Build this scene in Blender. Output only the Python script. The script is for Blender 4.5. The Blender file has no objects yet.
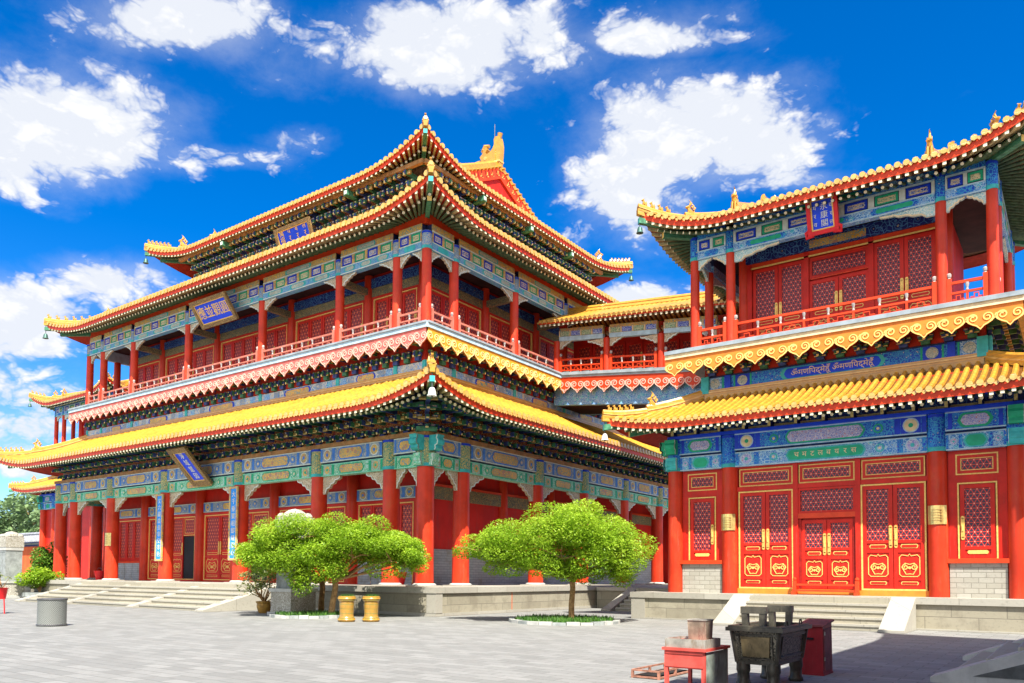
import bpy, bmesh, math, random
from mathutils import Vector, Matrix
random.seed(7)
C = bpy.context.scene.collection
sc = bpy.context.scene
R_ = math.radians

# ------------------------------------------------------------------ materials
MATS = {}
def nt_new(name):
    m = bpy.data.materials.new(name); m.use_nodes = True
    nt = m.node_tree; b = nt.nodes['Principled BSDF']
    MATS[name] = m
    return m, nt, b
def N(nt, typ, **kw):
    n = nt.nodes.new(typ)
    for k, v in kw.items():
        if k in n.inputs: n.inputs[k].default_value = v
        else: setattr(n, k, v)
    return n
def mth(nt, op, a, b=None, c=None, clamp=False):
    n = nt.nodes.new('ShaderNodeMath'); n.operation = op; n.use_clamp = clamp
    for i, v in enumerate((a, b, c)):
        if v is None: continue
        if isinstance(v, (int, float)): n.inputs[i].default_value = v
        else: nt.links.new(v, n.inputs[i])
    return n.outputs[0]
def mix(nt, f, a, b):
    n = nt.nodes.new('ShaderNodeMix'); n.data_type = 'RGBA'
    for k, v in ((0, f), (6, a), (7, b)):
        if isinstance(v, (int, float)): n.inputs[k].default_value = v
        elif isinstance(v, tuple): n.inputs[k].default_value = (*v[:3], 1)
        else: nt.links.new(v, n.inputs[k])
    return n.outputs[2]
def ramp(nt, f, lo, hi):
    n = nt.nodes.new('ShaderNodeMapRange'); n.interpolation_type = 'SMOOTHSTEP'
    n.inputs[1].default_value = lo; n.inputs[2].default_value = hi
    nt.links.new(f, n.inputs[0]); return n.outputs[0]
def objco(nt): return nt.nodes.new('ShaderNodeTexCoord').outputs['Object']
def uvco(nt): return nt.nodes.new('ShaderNodeTexCoord').outputs['UV']
def noise(nt, co, scale, detail=4, rough=.55):
    n = N(nt, 'ShaderNodeTexNoise'); n.inputs['Scale'].default_value = scale
    n.inputs['Detail'].default_value = detail; n.inputs['Roughness'].default_value = rough
    if co is not None: nt.links.new(co, n.inputs['Vector'])
    return n.outputs['Fac']
def scaled(nt, co, v):
    n = nt.nodes.new('ShaderNodeMapping'); n.inputs['Scale'].default_value = v
    nt.links.new(co, n.inputs[0]); return n.outputs[0]
def bump(nt, b, h, s, d=.02):
    n = nt.nodes.new('ShaderNodeBump'); n.inputs['Strength'].default_value = s; n.inputs['Distance'].default_value = d
    nt.links.new(h, n.inputs['Height']); nt.links.new(n.outputs[0], b.inputs['Normal'])
def lerp(c, k): return tuple(min(1, max(0, x*k)) for x in c)

def plain(name, col, rough=.5, var=.18, vs=2.5, metal=0, bs=0, bscale=30, dirt=None, coat=0):
    m, nt, b = nt_new(name)
    co = objco(nt)
    n1 = noise(nt, co, vs, 6, .6)
    f = ramp(nt, n1, .3, .7)
    c = mix(nt, f, lerp(col, 1-var), lerp(col, 1+var))
    if dirt:
        n2 = noise(nt, scaled(nt, co, (1, 1, .35)), vs*1.7, 8, .7)
        c = mix(nt, ramp(nt, n2, .52, .72), c, dirt)
        n5 = noise(nt, scaled(nt, co, (5, 5, .5)), vs*1.6, 8, .75)
        c = mix(nt, mth(nt, 'MULTIPLY', ramp(nt, n5, .54, .70), .6), c, tuple(min(.8, x*.75+.035) for x in dirt))
    nt.links.new(c, b.inputs['Base Color'])
    b.inputs['Roughness'].default_value = rough; b.inputs['Metallic'].default_value = metal
    b.inputs['Specular IOR Level'].default_value = .5 if metal else .22
    if coat: b.inputs['Coat Weight'].default_value = coat; b.inputs['Coat Roughness'].default_value = .15
    if bs: bump(nt, b, noise(nt, co, bscale, 4), bs)
    return m

def filigree(name, base, line, dot, scale=6, lw=.05, dr=.16, rough=.5, alt=None):
    """painted ornament: fine curling lines and dots on a ground colour"""
    m, nt, b = nt_new(name)
    co = objco(nt)
    w = N(nt, 'ShaderNodeTexNoise'); w.inputs['Scale'].default_value = scale*.6; nt.links.new(co, w.inputs['Vector'])
    wv = nt.nodes.new('ShaderNodeVectorMath'); wv.operation = 'SCALE'; nt.links.new(w.outputs['Color'], wv.inputs[0]); wv.inputs['Scale'].default_value = .7/scale
    ad = nt.nodes.new('ShaderNodeVectorMath'); nt.links.new(co, ad.inputs[0]); nt.links.new(wv.outputs[0], ad.inputs[1])
    v = N(nt, 'ShaderNodeTexVoronoi', feature='DISTANCE_TO_EDGE'); v.inputs['Scale'].default_value = scale; nt.links.new(ad.outputs[0], v.inputs['Vector'])
    v2 = N(nt, 'ShaderNodeTexVoronoi', feature='F1'); v2.inputs['Scale'].default_value = scale; nt.links.new(ad.outputs[0], v2.inputs['Vector'])
    v3 = N(nt, 'ShaderNodeTexVoronoi', feature='F1'); v3.inputs['Scale'].default_value = scale*.45; nt.links.new(co, v3.inputs['Vector'])
    c = mix(nt, ramp(nt, noise(nt, co, 1.2, 5), .35, .65), lerp(base, .85), lerp(base, 1.12))
    if alt:
        c = mix(nt, mth(nt, 'LESS_THAN', v3.outputs['Distance'], .33), c, alt)
    ring = mth(nt, 'LESS_THAN', mth(nt, 'ABSOLUTE', mth(nt, 'SUBTRACT', v2.outputs['Distance'], .33)), lw*.8)
    c = mix(nt, ring, c, line)
    c = mix(nt, mth(nt, 'LESS_THAN', v.outputs['Distance'], lw), c, line)
    c = mix(nt, mth(nt, 'LESS_THAN', v2.outputs['Distance'], dr), c, dot)
    nt.links.new(c, b.inputs['Base Color'])
    b.inputs['Roughness'].default_value = rough; b.inputs['Specular IOR Level'].default_value = .25
    bump(nt, b, ring, .3, .01)
    return m

RED = (.50, .028, .02); GOLD = (.72, .45, .10); YEL = (.80, .44, .025)
plain('red_lacquer', (.54, .019, .009), .45, .16, 1.5, dirt=(.50, .03, .012))
plain('red_column', (.57, .038, .012), .45, .17, 1.1, coat=.06, dirt=(.56, .07, .02), bs=.1, bscale=9)
plain('red_wall', (.54, .018, .010), .6, .14, .9, dirt=(.40, .03, .022))
plain('red_orange_wall', (.62, .12, .035), .8, .2, .7, dirt=(.5, .1, .04))
plain('red_dark', (.28, .012, .008), .6, .25, 4)
plain('red_trim', (.66, .055, .014), .4, .12, 3)
plain('orange_board', (.74, .22, .03), .55, .12, 3, dirt=(.64, .19, .04))
plain('dark_opening', (.012, .012, .016), .6, .3, 2)
plain('gold', (.75, .47, .11), .4, .15, 14, metal=.35)
plain('gold_paint', (.80, .52, .14), .5, .15, 14)
plain('cream_paint', (.80, .62, .36), .55, .15, 5)
plain('pale_paint', (.62, .68, .62), .6, .14, 4)
plain('pale_blue', (.42, .58, .66), .6, .16, 3, dirt=(.30, .42, .50))
plain('slate_edge', (.28, .33, .36), .6, .2, 2)
plain('rafter_green', (.09, .14, .07), .6, .35, 6)
plain('rafter_olive', (.44, .37, .19), .6, .35, 6)
plain('rafter_end', (.80, .74, .52), .55, .2, 9)
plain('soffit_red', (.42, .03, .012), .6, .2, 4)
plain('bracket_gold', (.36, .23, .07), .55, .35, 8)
plain('bracket_green', (.06, .20, .11), .55, .35, 7)
plain('bracket_blue', (.05, .08, .26), .55, .35, 7)
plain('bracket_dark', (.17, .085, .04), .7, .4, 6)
plain('bracket_tip', (.70, .54, .22), .5, .25, 12)
plain('rail_faded', (.50, .15, .10), .6, .2, 3, dirt=(.46, .22, .17))
plain('vase_paint', (.40, .36, .33), .6, .2, 5)
plain('ink', (.02, .03, .10), .6, .3, 4)
plain('green_paint', (.02, .38, .20), .5, .15, 4)
plain('teal_paint', (.05, .42, .42), .5, .18, 4)
plain('sky_paint', (.06, .21, .62), .5, .15, 4)
plain('jade_paint', (.20, .62, .42), .5, .15, 4)
plain('blue_paint', (.012, .05, .55), .45, .15, 4)
plain('royal_blue', (.010, .06, .72), .4, .1, 4)
plain('couplet_blue', (.03, .28, .80), .45, .1, 4)
filigree('mint_beam', (.09, .48, .27), (.55, .70, .55), (.64, .52, .20), 8, .045, .15, alt=(.30, .58, .52))
filigree('faded_beam', (.36, .40, .34), (.05, .20, .56), (.66, .46, .14), 9, .05, .17, alt=(.52, .50, .40))
filigree('sky_beam', (.20, .42, .54), (.04, .20, .56), (.72, .58, .26), 8, .05, .16, alt=(.14, .52, .50))
filigree('gold_panel', (.74, .42, .07), (.10, .30, .34), (.80, .54, .12), 7, .04, .18, alt=(.60, .24, .10))
filigree('pale_panel', (.50, .52, .42), (.20, .30, .30), (.62, .40, .16), 7, .05, .16)
filigree('column_head', (.52, .42, .15), (.06, .26, .20), (.70, .50, .15), 7, .07, .2)
filigree('vivid_blue', (.012, .07, .52), (.05, .34, .60), (.75, .66, .30), 7.5, .06, .13, alt=(.02, .16, .60))
filigree('vivid_teal', (.07, .24, .58), (.40, .60, .72), (.70, .60, .28), 8, .06, .13, alt=(.06, .40, .55))
filigree('lilac_panel', (.26, .28, .58), (.62, .56, .66), (.62, .22, .20), 9, .06, .2)
filigree('panel_green', (.16, .36, .22), (.70, .66, .42), (.04, .14, .10), 9, .06, .2)
filigree('panel_blue', (.03, .06, .52), (.50, .60, .72), (.02, .03, .22), 9, .06, .2)
filigree('queti', (.62, .54, .38), (.30, .22, .14), (.70, .34, .12), 8, .06, .16)
filigree('queti_teal', (.30, .52, .52), (.72, .72, .60), (.66, .56, .25), 8, .06, .16)
filigree('bracket_board', (.24, .035, .02), (.62, .36, .09), (.04, .20, .12), 5, .035, .14)
filigree('inner_beam', (.10, .12, .09), (.36, .26, .10), (.26, .06, .03), 7, .06, .18)
filigree('dark_beam', (.015, .025, .16), (.08, .22, .45), (.60, .45, .15), 4, .04, .1)
filigree('wall_frieze', (.22, .36, .58), (.60, .60, .50), (.60, .50, .22), 4.5, .06, .2, alt=(.40, .44, .48))
filigree('bronze_relief', (.055, .05, .037), (.27, .24, .17), (.03, .028, .02), 13, .09, .2, rough=.4)
filigree('carved_stone', (.46, .44, .38), (.26, .24, .19), (.34, .31, .26), 7, .08, .2, rough=.8)

def glaze(name, a, b_, streak):
    m, nt, b = nt_new(name)
    co = objco(nt)
    c = mix(nt, ramp(nt, noise(nt, co, 3.3, 5, .7), .3, .72), a, b_)
    c = mix(nt, mth(nt, 'MULTIPLY', ramp(nt, noise(nt, co, 9, 3, .6), .60, .74), .55), c, streak)
    nt.links.new(c, b.inputs['Base Color'])
    b.inputs['Roughness'].default_value = .3
    b.inputs['Coat Weight'].default_value = .25; b.inputs['Coat Roughness'].default_value = .2
    # tile joints along the run: one lap every 0.34 m of slope
    sp = nt.nodes.new('ShaderNodeSeparateXYZ'); nt.links.new(co, sp.inputs[0])
    jz = mth(nt, 'FRACT', mth(nt, 'DIVIDE', mth(nt, 'ADD', sp.outputs[2], mth(nt, 'MULTIPLY', noise(nt, co, 2.0, 2), .05)), .155))
    lap = mth(nt, 'LESS_THAN', jz, .16)
    c2 = mix(nt, mth(nt, 'MULTIPLY', lap, .6), c, streak)
    big = noise(nt, co, .55, 7, .7)
    c2 = mix(nt, mth(nt, 'MULTIPLY', ramp(nt, big, .50, .72), .38), c2, lerp(b_, .62))
    nt.links.new(c2, b.inputs['Base Color'])
    bump(nt, b, mth(nt, 'ADD', jz, mth(nt, 'MULTIPLY', noise(nt, co, 14, 3), .4)), .35, .02)
    return m
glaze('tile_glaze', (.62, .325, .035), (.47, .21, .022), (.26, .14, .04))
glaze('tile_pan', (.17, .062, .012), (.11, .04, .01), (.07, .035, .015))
glaze('ridge_glaze', (.62, .33, .04), (.48, .23, .025), (.33, .19, .06))
glaze('end_glaze', (.74, .48, .14), (.58, .33, .07), (.36, .19, .07))
glaze('pot_glaze', (.42, .22, .03), (.24, .15, .03), (.08, .14, .03))
plain('grey_tile', (.26, .27, .30), .7, .25, 3)

def lattice(name, bar, back, dotc, a=.19, w=.17):
    m, nt, b = nt_new(name)
    sep = nt.nodes.new('ShaderNodeSeparateXYZ'); nt.links.new(uvco(nt), sep.inputs[0])
    u, v = sep.outputs[0], sep.outputs[1]
    tot = None; ds = []
    for ang in (90, 30, 150):
        ca, sa = math.cos(R_(ang)), math.sin(R_(ang))
        x = mth(nt, 'ADD', mth(nt, 'MULTIPLY', u, ca/a), mth(nt, 'MULTIPLY', v, sa/a))
        d = mth(nt, 'ABSOLUTE', mth(nt, 'SUBTRACT', mth(nt, 'FRACT', x), .5))
        ds.append(d)
        k = mth(nt, 'GREATER_THAN', d, .5-w/2)
        tot = k if tot is None else mth(nt, 'MAXIMUM', tot, k)
    dot = mth(nt, 'GREATER_THAN', mth(nt, 'MINIMUM', ds[0], mth(nt, 'MINIMUM', ds[1], ds[2])), .5-w*.5)
    c = mix(nt, tot, back, bar)
    c = mix(nt, dot, c, dotc)
    nt.links.new(c, b.inputs['Base Color'])
    b.inputs['Roughness'].default_value = .45
    bump(nt, b, tot, .8, .02)
    return m
lattice('lattice_fine', (.55, .03, .015), (.030, .018, .040), (.80, .60, .42), .155, .19)
lattice('lattice_red', (.58, .035, .015), (.07, .012, .014), (.70, .36, .12), .20, .24)

def stone(name, a, b_, joint, bw, bh, js=.012, rough=.8, vert=True, stain=(.22, .2, .15), st=(.5, .7), off=.5):
    m, nt, b = nt_new(name)
    co = objco(nt)
    sep = nt.nodes.new('ShaderNodeSeparateXYZ'); nt.links.new(co, sep.inputs[0])
    cb = nt.nodes.new('ShaderNodeCombineXYZ')
    if vert:
        nt.links.new(mth(nt, 'ADD', sep.outputs[0], sep.outputs[1]), cb.inputs[0]); nt.links.new(sep.outputs[2], cb.inputs[1])
    else:
        nt.links.new(sep.outputs[0], cb.inputs[0]); nt.links.new(sep.outputs[1], cb.inputs[1])
    br = N(nt, 'ShaderNodeTexBrick'); br.offset = off
    nt.links.new(cb.outputs[0], br.inputs['Vector'])
    br.inputs['Color1'].default_value = (*a, 1); br.inputs['Color2'].default_value = (*b_, 1); br.inputs['Mortar'].default_value = (*joint, 1)
    br.inputs['Scale'].default_value = 1; br.inputs['Mortar Size'].default_value = js; br.inputs['Brick Width'].default_value = bw; br.inputs['Row Height'].default_value = bh
    br.inputs['Mortar Smooth'].default_value = .3
    c = br.outputs['Color']
    n1 = noise(nt, co, 1.1, 8, .68); n2 = noise(nt, co, 9, 8, .75)
    c = mix(nt, mth(nt, 'MULTIPLY', ramp(nt, n1, *st), .75), c, stain)
    c = mix(nt, mth(nt, 'MULTIPLY', ramp(nt, n2, .50, .70), .6), c, lerp(a, .55))
    nt.links.new(c, b.inputs['Base Color'])
    b.inputs['Roughness'].default_value = rough
    n3 = noise(nt, co, .22, 6, .7)
    c = mix(nt, mth(nt, 'MULTIPLY', ramp(nt, n3, .38, .66), .45), c, lerp(a, 1.30))
    n4 = noise(nt, scaled(nt, co, (2.2, .7, 1)), 1.4, 9, .75)
    c = mix(nt, mth(nt, 'MULTIPLY', ramp(nt, n4, .48, .68), .75), c, lerp(a, .60))
    h = mth(nt, 'SUBTRACT', mth(nt, 'MULTIPLY', n2, .5), br.outputs['Fac'])
    bump(nt, b, h, .5, .02)
    return m
stone('paving', (.25, .248, .232), (.18, .18, .168), (.12, .12, .11), .62, .30, .011, .8, False, (.185, .18, .165), (.48, .75))
stone('platform_face', (.33, .30, .22), (.26, .235, .17), (.18, .16, .12), 1.5, .44, .012, .85, True, (.20, .175, .125), (.46, .68))
stone('platform_cap', (.38, .36, .30), (.31, .29, .24), (.22, .2, .165), 2.1, 2.0, .012, .7, True, (.40, .37, .30), (.5, .75))
stone('step_stone', (.34, .315, .24), (.29, .265, .20), (.22, .2, .16), 1.7, 9, .012, .8, True, (.36, .32, .24), (.48, .75))
stone('dado_stone', (.40, .385, .33), (.33, .315, .26), (.22, .21, .17), .42, .17, .012, .8, True, (.32, .30, .25), (.5, .75))
stone('grey_brick', (.36, .39, .42), (.30, .33, .36), (.2, .21, .22), .45, .13, .012, .8, True)
plain('marble', (.42, .42, .39), .6, .15, 3, dirt=(.42, .42, .38), bs=.2, bscale=18)
plain('dark_stone', (.10, .105, .10), .85, .3, 4)
plain('ashlar_grey', (.26, .28, .27), .8, .25, 3, dirt=(.18, .19, .17), bs=.3, bscale=14)
plain('bark', (.32, .19, .08), .9, .35, 9, bs=.6, bscale=22)
plain('soil', (.06, .045, .03), .95, .3, 6)
plain('bronze', (.075, .068, .05), .45, .4, 7, metal=.3, dirt=(.15, .13, .085))
plain('bronze_plate', (.26, .20, .10), .45, .3, 6, metal=.5, dirt=(.10, .085, .05))
plain('bell_bronze', (.05, .12, .10), .5, .3, 9, metal=.4)
plain('faded_red', (.62, .085, .065), .55, .2, 4, dirt=(.45, .08, .06))
plain('maroon', (.30, .016, .022), .5, .2, 3, dirt=(.24, .02, .02))
plain('maroon_side', (.20, .05, .05), .6, .3, 5, dirt=(.26, .10, .09))
plain('tin', (.34, .32, .27), .55, .3, 5, metal=.25, dirt=(.26, .20, .13))
plain('tin_box', (.30, .24, .17), .6, .4, 5, metal=.2, dirt=(.16, .07, .05))
plain('tin_green', (.34, .40, .34), .55, .35, 4, metal=.2, dirt=(.14, .16, .12))
plain('rust_frame', (.32, .15, .10), .8, .35, 9)
plain('soot', (.02, .018, .016), .9, .4, 6)
plain('plastic_red', (.62, .02, .025), .3, .1, 4)
plain('steel_dark', (.12, .12, .12), .5, .3, 6, metal=.5)
plain('white_wood', (.66, .66, .62), .6, .15, 3)
plain('terracotta', (.34, .19, .04), .4, .25, 6)

def perforated():
    m, nt, b = nt_new('perforated_steel')
    sep = nt.nodes.new('ShaderNodeSeparateXYZ'); nt.links.new(uvco(nt), sep.inputs[0])
    a = .055
    x = mth(nt, 'DIVIDE', sep.outputs[0], a); y = mth(nt, 'DIVIDE', sep.outputs[1], a)
    p = mth(nt, 'ADD', x, y); q = mth(nt, 'SUBTRACT', x, y)
    k = mth(nt, 'MULTIPLY', mth(nt, 'LESS_THAN', mth(nt, 'ABSOLUTE', mth(nt, 'SUBTRACT', mth(nt, 'FRACT', p), .5)), .3),
            mth(nt, 'LESS_THAN', mth(nt, 'ABSOLUTE', mth(nt, 'SUBTRACT', mth(nt, 'FRACT', q), .5)), .3))
    c = mix(nt, k, (.30, .315, .29), (.07, .075, .07))
    nt.links.new(c, b.inputs['Base Color']); b.inputs['Roughness'].default_value = .45; b.inputs['Metallic'].default_value = .3
perforated()

def leafmat(name, a, b_, c_, tr=.35):
    m, nt, b = nt_new(name)
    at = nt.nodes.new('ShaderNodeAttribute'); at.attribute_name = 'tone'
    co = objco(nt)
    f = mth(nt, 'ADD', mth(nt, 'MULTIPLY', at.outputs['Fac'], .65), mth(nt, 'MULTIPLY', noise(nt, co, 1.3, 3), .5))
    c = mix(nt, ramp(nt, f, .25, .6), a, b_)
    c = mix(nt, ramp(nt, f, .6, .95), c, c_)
    nt.links.new(c, b.inputs['Base Color'])
    b.inputs['Roughness'].default_value = .5
    t = nt.nodes.new('ShaderNodeBsdfTranslucent'); nt.links.new(c, t.inputs['Color'])
    ms = nt.nodes.new('ShaderNodeMixShader'); ms.inputs[0].default_value = tr
    nt.links.new(b.outputs[0], ms.inputs[1]); nt.links.new(t.outputs[0], ms.inputs[2])
    nt.links.new(ms.outputs[0], nt.nodes['Material Output'].inputs['Surface'])
leafmat('leaf_bright', (.18, .33, .014), (.34, .51, .028), (.52, .66, .07), .5)
leafmat('leaf_mid', (.05, .14, .015), (.12, .25, .02), (.22, .36, .04), .35)
leafmat('leaf_far', (.12, .20, .08), (.20, .30, .12), (.30, .40, .18), .35)
leafmat('leaf_pale', (.12, .18, .05), (.24, .28, .08), (.38, .36, .14), .35)
leafmat('grass_blade', (.03, .10, .015), (.06, .17, .02), (.11, .24, .03), .3)

# ------------------------------------------------------------------ mesh builder
class MB:
    def __init__(s): s.v = []; s.f = []; s.m = []; s.uv = []; s.names = []
    def mi(s, m):
        if m not in s.names: s.names.append(m)
        return s.names.index(m)
    def face(s, pts, m, uv=None):
        i = len(s.v); s.v += [tuple(p) for p in pts]; s.f.append(tuple(range(i, i+len(pts)))); s.m.append(s.mi(m))
        s.uv.append(uv)
    def raw(s, verts, faces, m):
        i = len(s.v); s.v += [tuple(p) for p in verts]; k = s.mi(m)
        for f in faces: s.f.append(tuple(i+j for j in f)); s.m.append(k); s.uv.append(None)
    def box8(s, p, m, caps=None, uvf=None):
        """p: 8 points, bottom 0-3, top 4-7; caps: material of face 1 (0,1,5,4 side)"""
        fs = [(3, 2, 1, 0), (4, 5, 6, 7), (0, 1, 5, 4), (1, 2, 6, 5), (2, 3, 7, 6), (3, 0, 4, 7)]
        i = len(s.v); s.v += [tuple(q) for q in p]; k = s.mi(m)
        for n, f in enumerate(fs):
            s.f.append(tuple(i+j for j in f)); s.m.append(s.mi(caps) if (caps and n == 2) else k); s.uv.append(None)
    def box(s, x0, x1, y0, y1, z0, z1, m):
        s.box8([(x0, y0, z0), (x1, y0, z0), (x1, y1, z0), (x0, y1, z0), (x0, y0, z1), (x1, y0, z1), (x1, y1, z1), (x0, y1, z1)], m)
    def fbox(s, fr, s0, s1, o0, o1, z0, z1, m):
        P = fr.p
        s.box8([P(s0, o1, z0), P(s1, o1, z0), P(s1, o0, z0), P(s0, o0, z0), P(s0, o1, z1), P(s1, o1, z1), P(s1, o0, z1), P(s0, o0, z1)], m)
    def prism(s, fr, pts, o0, o1, m, ms=None):
        n = len(pts); i = len(s.v)
        s.v += [tuple(fr.p(a, o1, z)) for a, z in pts] + [tuple(fr.p(a, o0, z)) for a, z in pts]
        k = s.mi(m); k2 = s.mi(ms or m)
        s.f.append(tuple(range(i, i+n))); s.m.append(k); s.uv.append(None)
        s.f.append(tuple(range(i+2*n-1, i+n-1, -1))); s.m.append(k2); s.uv.append(None)
        for j in range(n):
            a, b = i+j, i+(j+1) % n
            s.f.append((b, a, a+n, b+n)); s.m.append(k2); s.uv.append(None)
    def ribbon(s, fr, pts, w, o0, o1, m, closed=False):
        n = len(pts); V = [Vector(p) for p in pts]; L = []; Rr = []
        for i in range(n):
            a = V[i-1] if (i > 0 or closed) else V[i]; b = V[(i+1) % n] if (i < n-1 or closed) else V[i]
            t = (b-a); t = t.normalized() if t.length > 1e-9 else Vector((1, 0)); nn = Vector((-t.y, t.x))*(w/2)
            L.append(V[i]+nn); Rr.append(V[i]-nn)
        k = n if closed else n-1
        for i in range(k):
            j = (i+1) % n
            s.face([fr.p(L[i].x, o1, L[i].y), fr.p(Rr[i].x, o1, Rr[i].y), fr.p(Rr[j].x, o1, Rr[j].y), fr.p(L[j].x, o1, L[j].y)], m)
            s.face([fr.p(L[i].x, o0, L[i].y), fr.p(L[i].x, o1, L[i].y), fr.p(L[j].x, o1, L[j].y), fr.p(L[j].x, o0, L[j].y)], m)
            s.face([fr.p(Rr[i].x, o1, Rr[i].y), fr.p(Rr[i].x, o0, Rr[i].y), fr.p(Rr[j].x, o0, Rr[j].y), fr.p(Rr[j].x, o1, Rr[j].y)], m)
    def tube(s, pts, rad, seg, m, cap=True, capm=None):
        pts = [Vector(p) for p in pts]; n = len(pts)
        if not hasattr(rad, '__len__'): rad = [rad]*n
        i0 = len(s.v); k = s.mi(m); prev = None
        for i, p in enumerate(pts):
            t = (pts[min(i+1, n-1)]-pts[max(i-1, 0)])
            t = t.normalized() if t.length > 1e-9 else Vector((0, 0, 1))
            if prev is None:
                a = Vector((0, 0, 1)).cross(t) if abs(t.z) < .9 else Vector((1, 0, 0)).cross(t)
            else: a = prev - t*prev.dot(t)
            a = a.normalized() if a.length > 1e-9 else Vector((1, 0, 0)); prev = a; b = t.cross(a)
            for j in range(seg):
                q = 2*math.pi*j/seg
                s.v.append(tuple(p+(a*math.cos(q)+b*math.sin(q))*rad[i]))
        for i in range(n-1):
            for j in range(seg):
                a = i0+i*seg+j; b = i0+i*seg+(j+1) % seg
                s.f.append((a, b, b+seg, a+seg)); s.m.append(k); s.uv.append(None)
        if cap:
            kc = s.mi(capm or m)
            s.f.append(tuple(range(i0+seg-1, i0-1, -1))); s.m.append(kc); s.uv.append(None)
            e = i0+(n-1)*seg
            s.f.append(tuple(range(e, e+seg))); s.m.append(kc); s.uv.append(None)
    def lathe(s, c, prof, seg, m, uvs=False):
        x, y = c; i0 = len(s.v); n = len(prof)
        for r, z in prof:
            for j in range(seg):
                q = 2*math.pi*(j+.5)/seg; s.v.append((x+r*math.cos(q), y+r*math.sin(q), z))
        k = s.mi(m)
        for i in range(n-1):
            for j in range(seg):
                a = i0+i*seg+j; b = i0+i*seg+(j+1) % seg
                s.f.append((a, b, b+seg, a+seg)); s.m.append(k)
                if uvs:
                    u0 = prof[i][0]*2*math.pi*j/seg; u1 = prof[i][0]*2*math.pi*(j+1)/seg
                    s.uv.append([(u0, prof[i][1]), (u1, prof[i][1]), (u1, prof[i+1][1]), (u0, prof[i+1][1])])
                else: s.uv.append(None)
        if prof[0][0] > 1e-4: s.f.append(tuple(range(i0+seg-1, i0-1, -1))); s.m.append(k); s.uv.append(None)
        if prof[-1][0] > 1e-4:
            e = i0+(n-1)*seg; s.f.append(tuple(range(e, e+seg))); s.m.append(k); s.uv.append(None)
    def build(s, name, parent=None, smooth=False, loc=None, tone=None):
        root = parent
        off = Vector((0, 0, 0))
        while root is not None: off += root.location; root = root.parent
        if loc is not None: lo = Vector(loc)-off
        else: lo = Vector((0, 0, 0))
        me = bpy.data.meshes.new(name)
        o2 = off+lo
        me.from_pydata([(a-o2.x, b-o2.y, c-o2.z) for a, b, c in s.v], [], s.f)
        for n in s.names: me.materials.append(MATS[n])
        me.polygons.foreach_set('material_index', s.m)
        if any(u is not None for u in s.uv):
            ul = me.uv_layers.new(name='UVMap'); k = 0
            for f, u in zip(s.f, s.uv):
                for j in range(len(f)):
                    if u is not None: ul.data[k].uv = u[j]
                    k += 1
        if tone is not None:
            at = me.attributes.new('tone', 'FLOAT', 'FACE'); at.data.foreach_set('value', tone)
        me.update()
        if smooth:
            me.polygons.foreach_set('use_smooth', [True]*len(me.polygons))
            try: me.set_sharp_from_angle(angle=R_(40))
            except Exception: pass
        o = bpy.data.objects.new(name, me); C.objects.link(o)
        if parent is not None: o.parent = parent
        o.location = lo
        return o

class Fr:
    def __init__(s, ox, oy, dx, dy): s.o = (ox, oy); s.d = (dx, dy)
    def p(s, a, o, z): return (s.o[0]+s.d[0]*a+s.d[1]*o, s.o[1]+s.d[1]*a-s.d[0]*o, z)

def thing(name, label, cat, loc=(0, 0, 0), group=None):
    o = bpy.data.objects.new(name, None); C.objects.link(o); o.location = loc; o.empty_display_size = .3
    o['label'] = label; o['category'] = cat
    if group: o['group'] = group
    return o
def tag(o, label, cat, group=None):
    o['label'] = label; o['category'] = cat
    if group: o['group'] = group
    return o
def struct(o, label=None):
    o['kind'] = 'structure'
    if label: o['label'] = label
    return o

# ------------------------------------------------------------------ text
def text(body, parent, mat, origin, xdir, ydir, size, name='lettering', extrude=.012, align='CENTER', spacing=1):
    cu = bpy.data.curves.new(name, 'FONT'); cu.body = body; cu.size = size; cu.extrude = extrude
    cu.align_x = align; cu.align_y = 'CENTER'; cu.space_character = spacing; cu.resolution_u = 3
    cu.materials.append(MATS[mat])
    o = bpy.data.objects.new(name, cu); C.objects.link(o)
    x = Vector(xdir).normalized(); y = Vector(ydir).normalized(); z = x.cross(y)
    m = Matrix((x, y, z)).transposed().to_4x4(); m.translation = Vector(origin)
    if parent is not None:
        off = Vector((0, 0, 0)); r = parent
        while r is not None: off += r.location; r = r.parent
        o.parent = parent; m.translation = Vector(origin)-off
    o.matrix_local = m
    return o

# ------------------------------------------------------------------ timber parts
def spiral(cx, cz, r0, r1, a0, a1, n=14):
    return [(cx+(r0+(r1-r0)*i/n)*math.cos(a0+(a1-a0)*i/n), cz+(r0+(r1-r0)*i/n)*math.sin(a0+(a1-a0)*i/n)) for i in range(n+1)]

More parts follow.
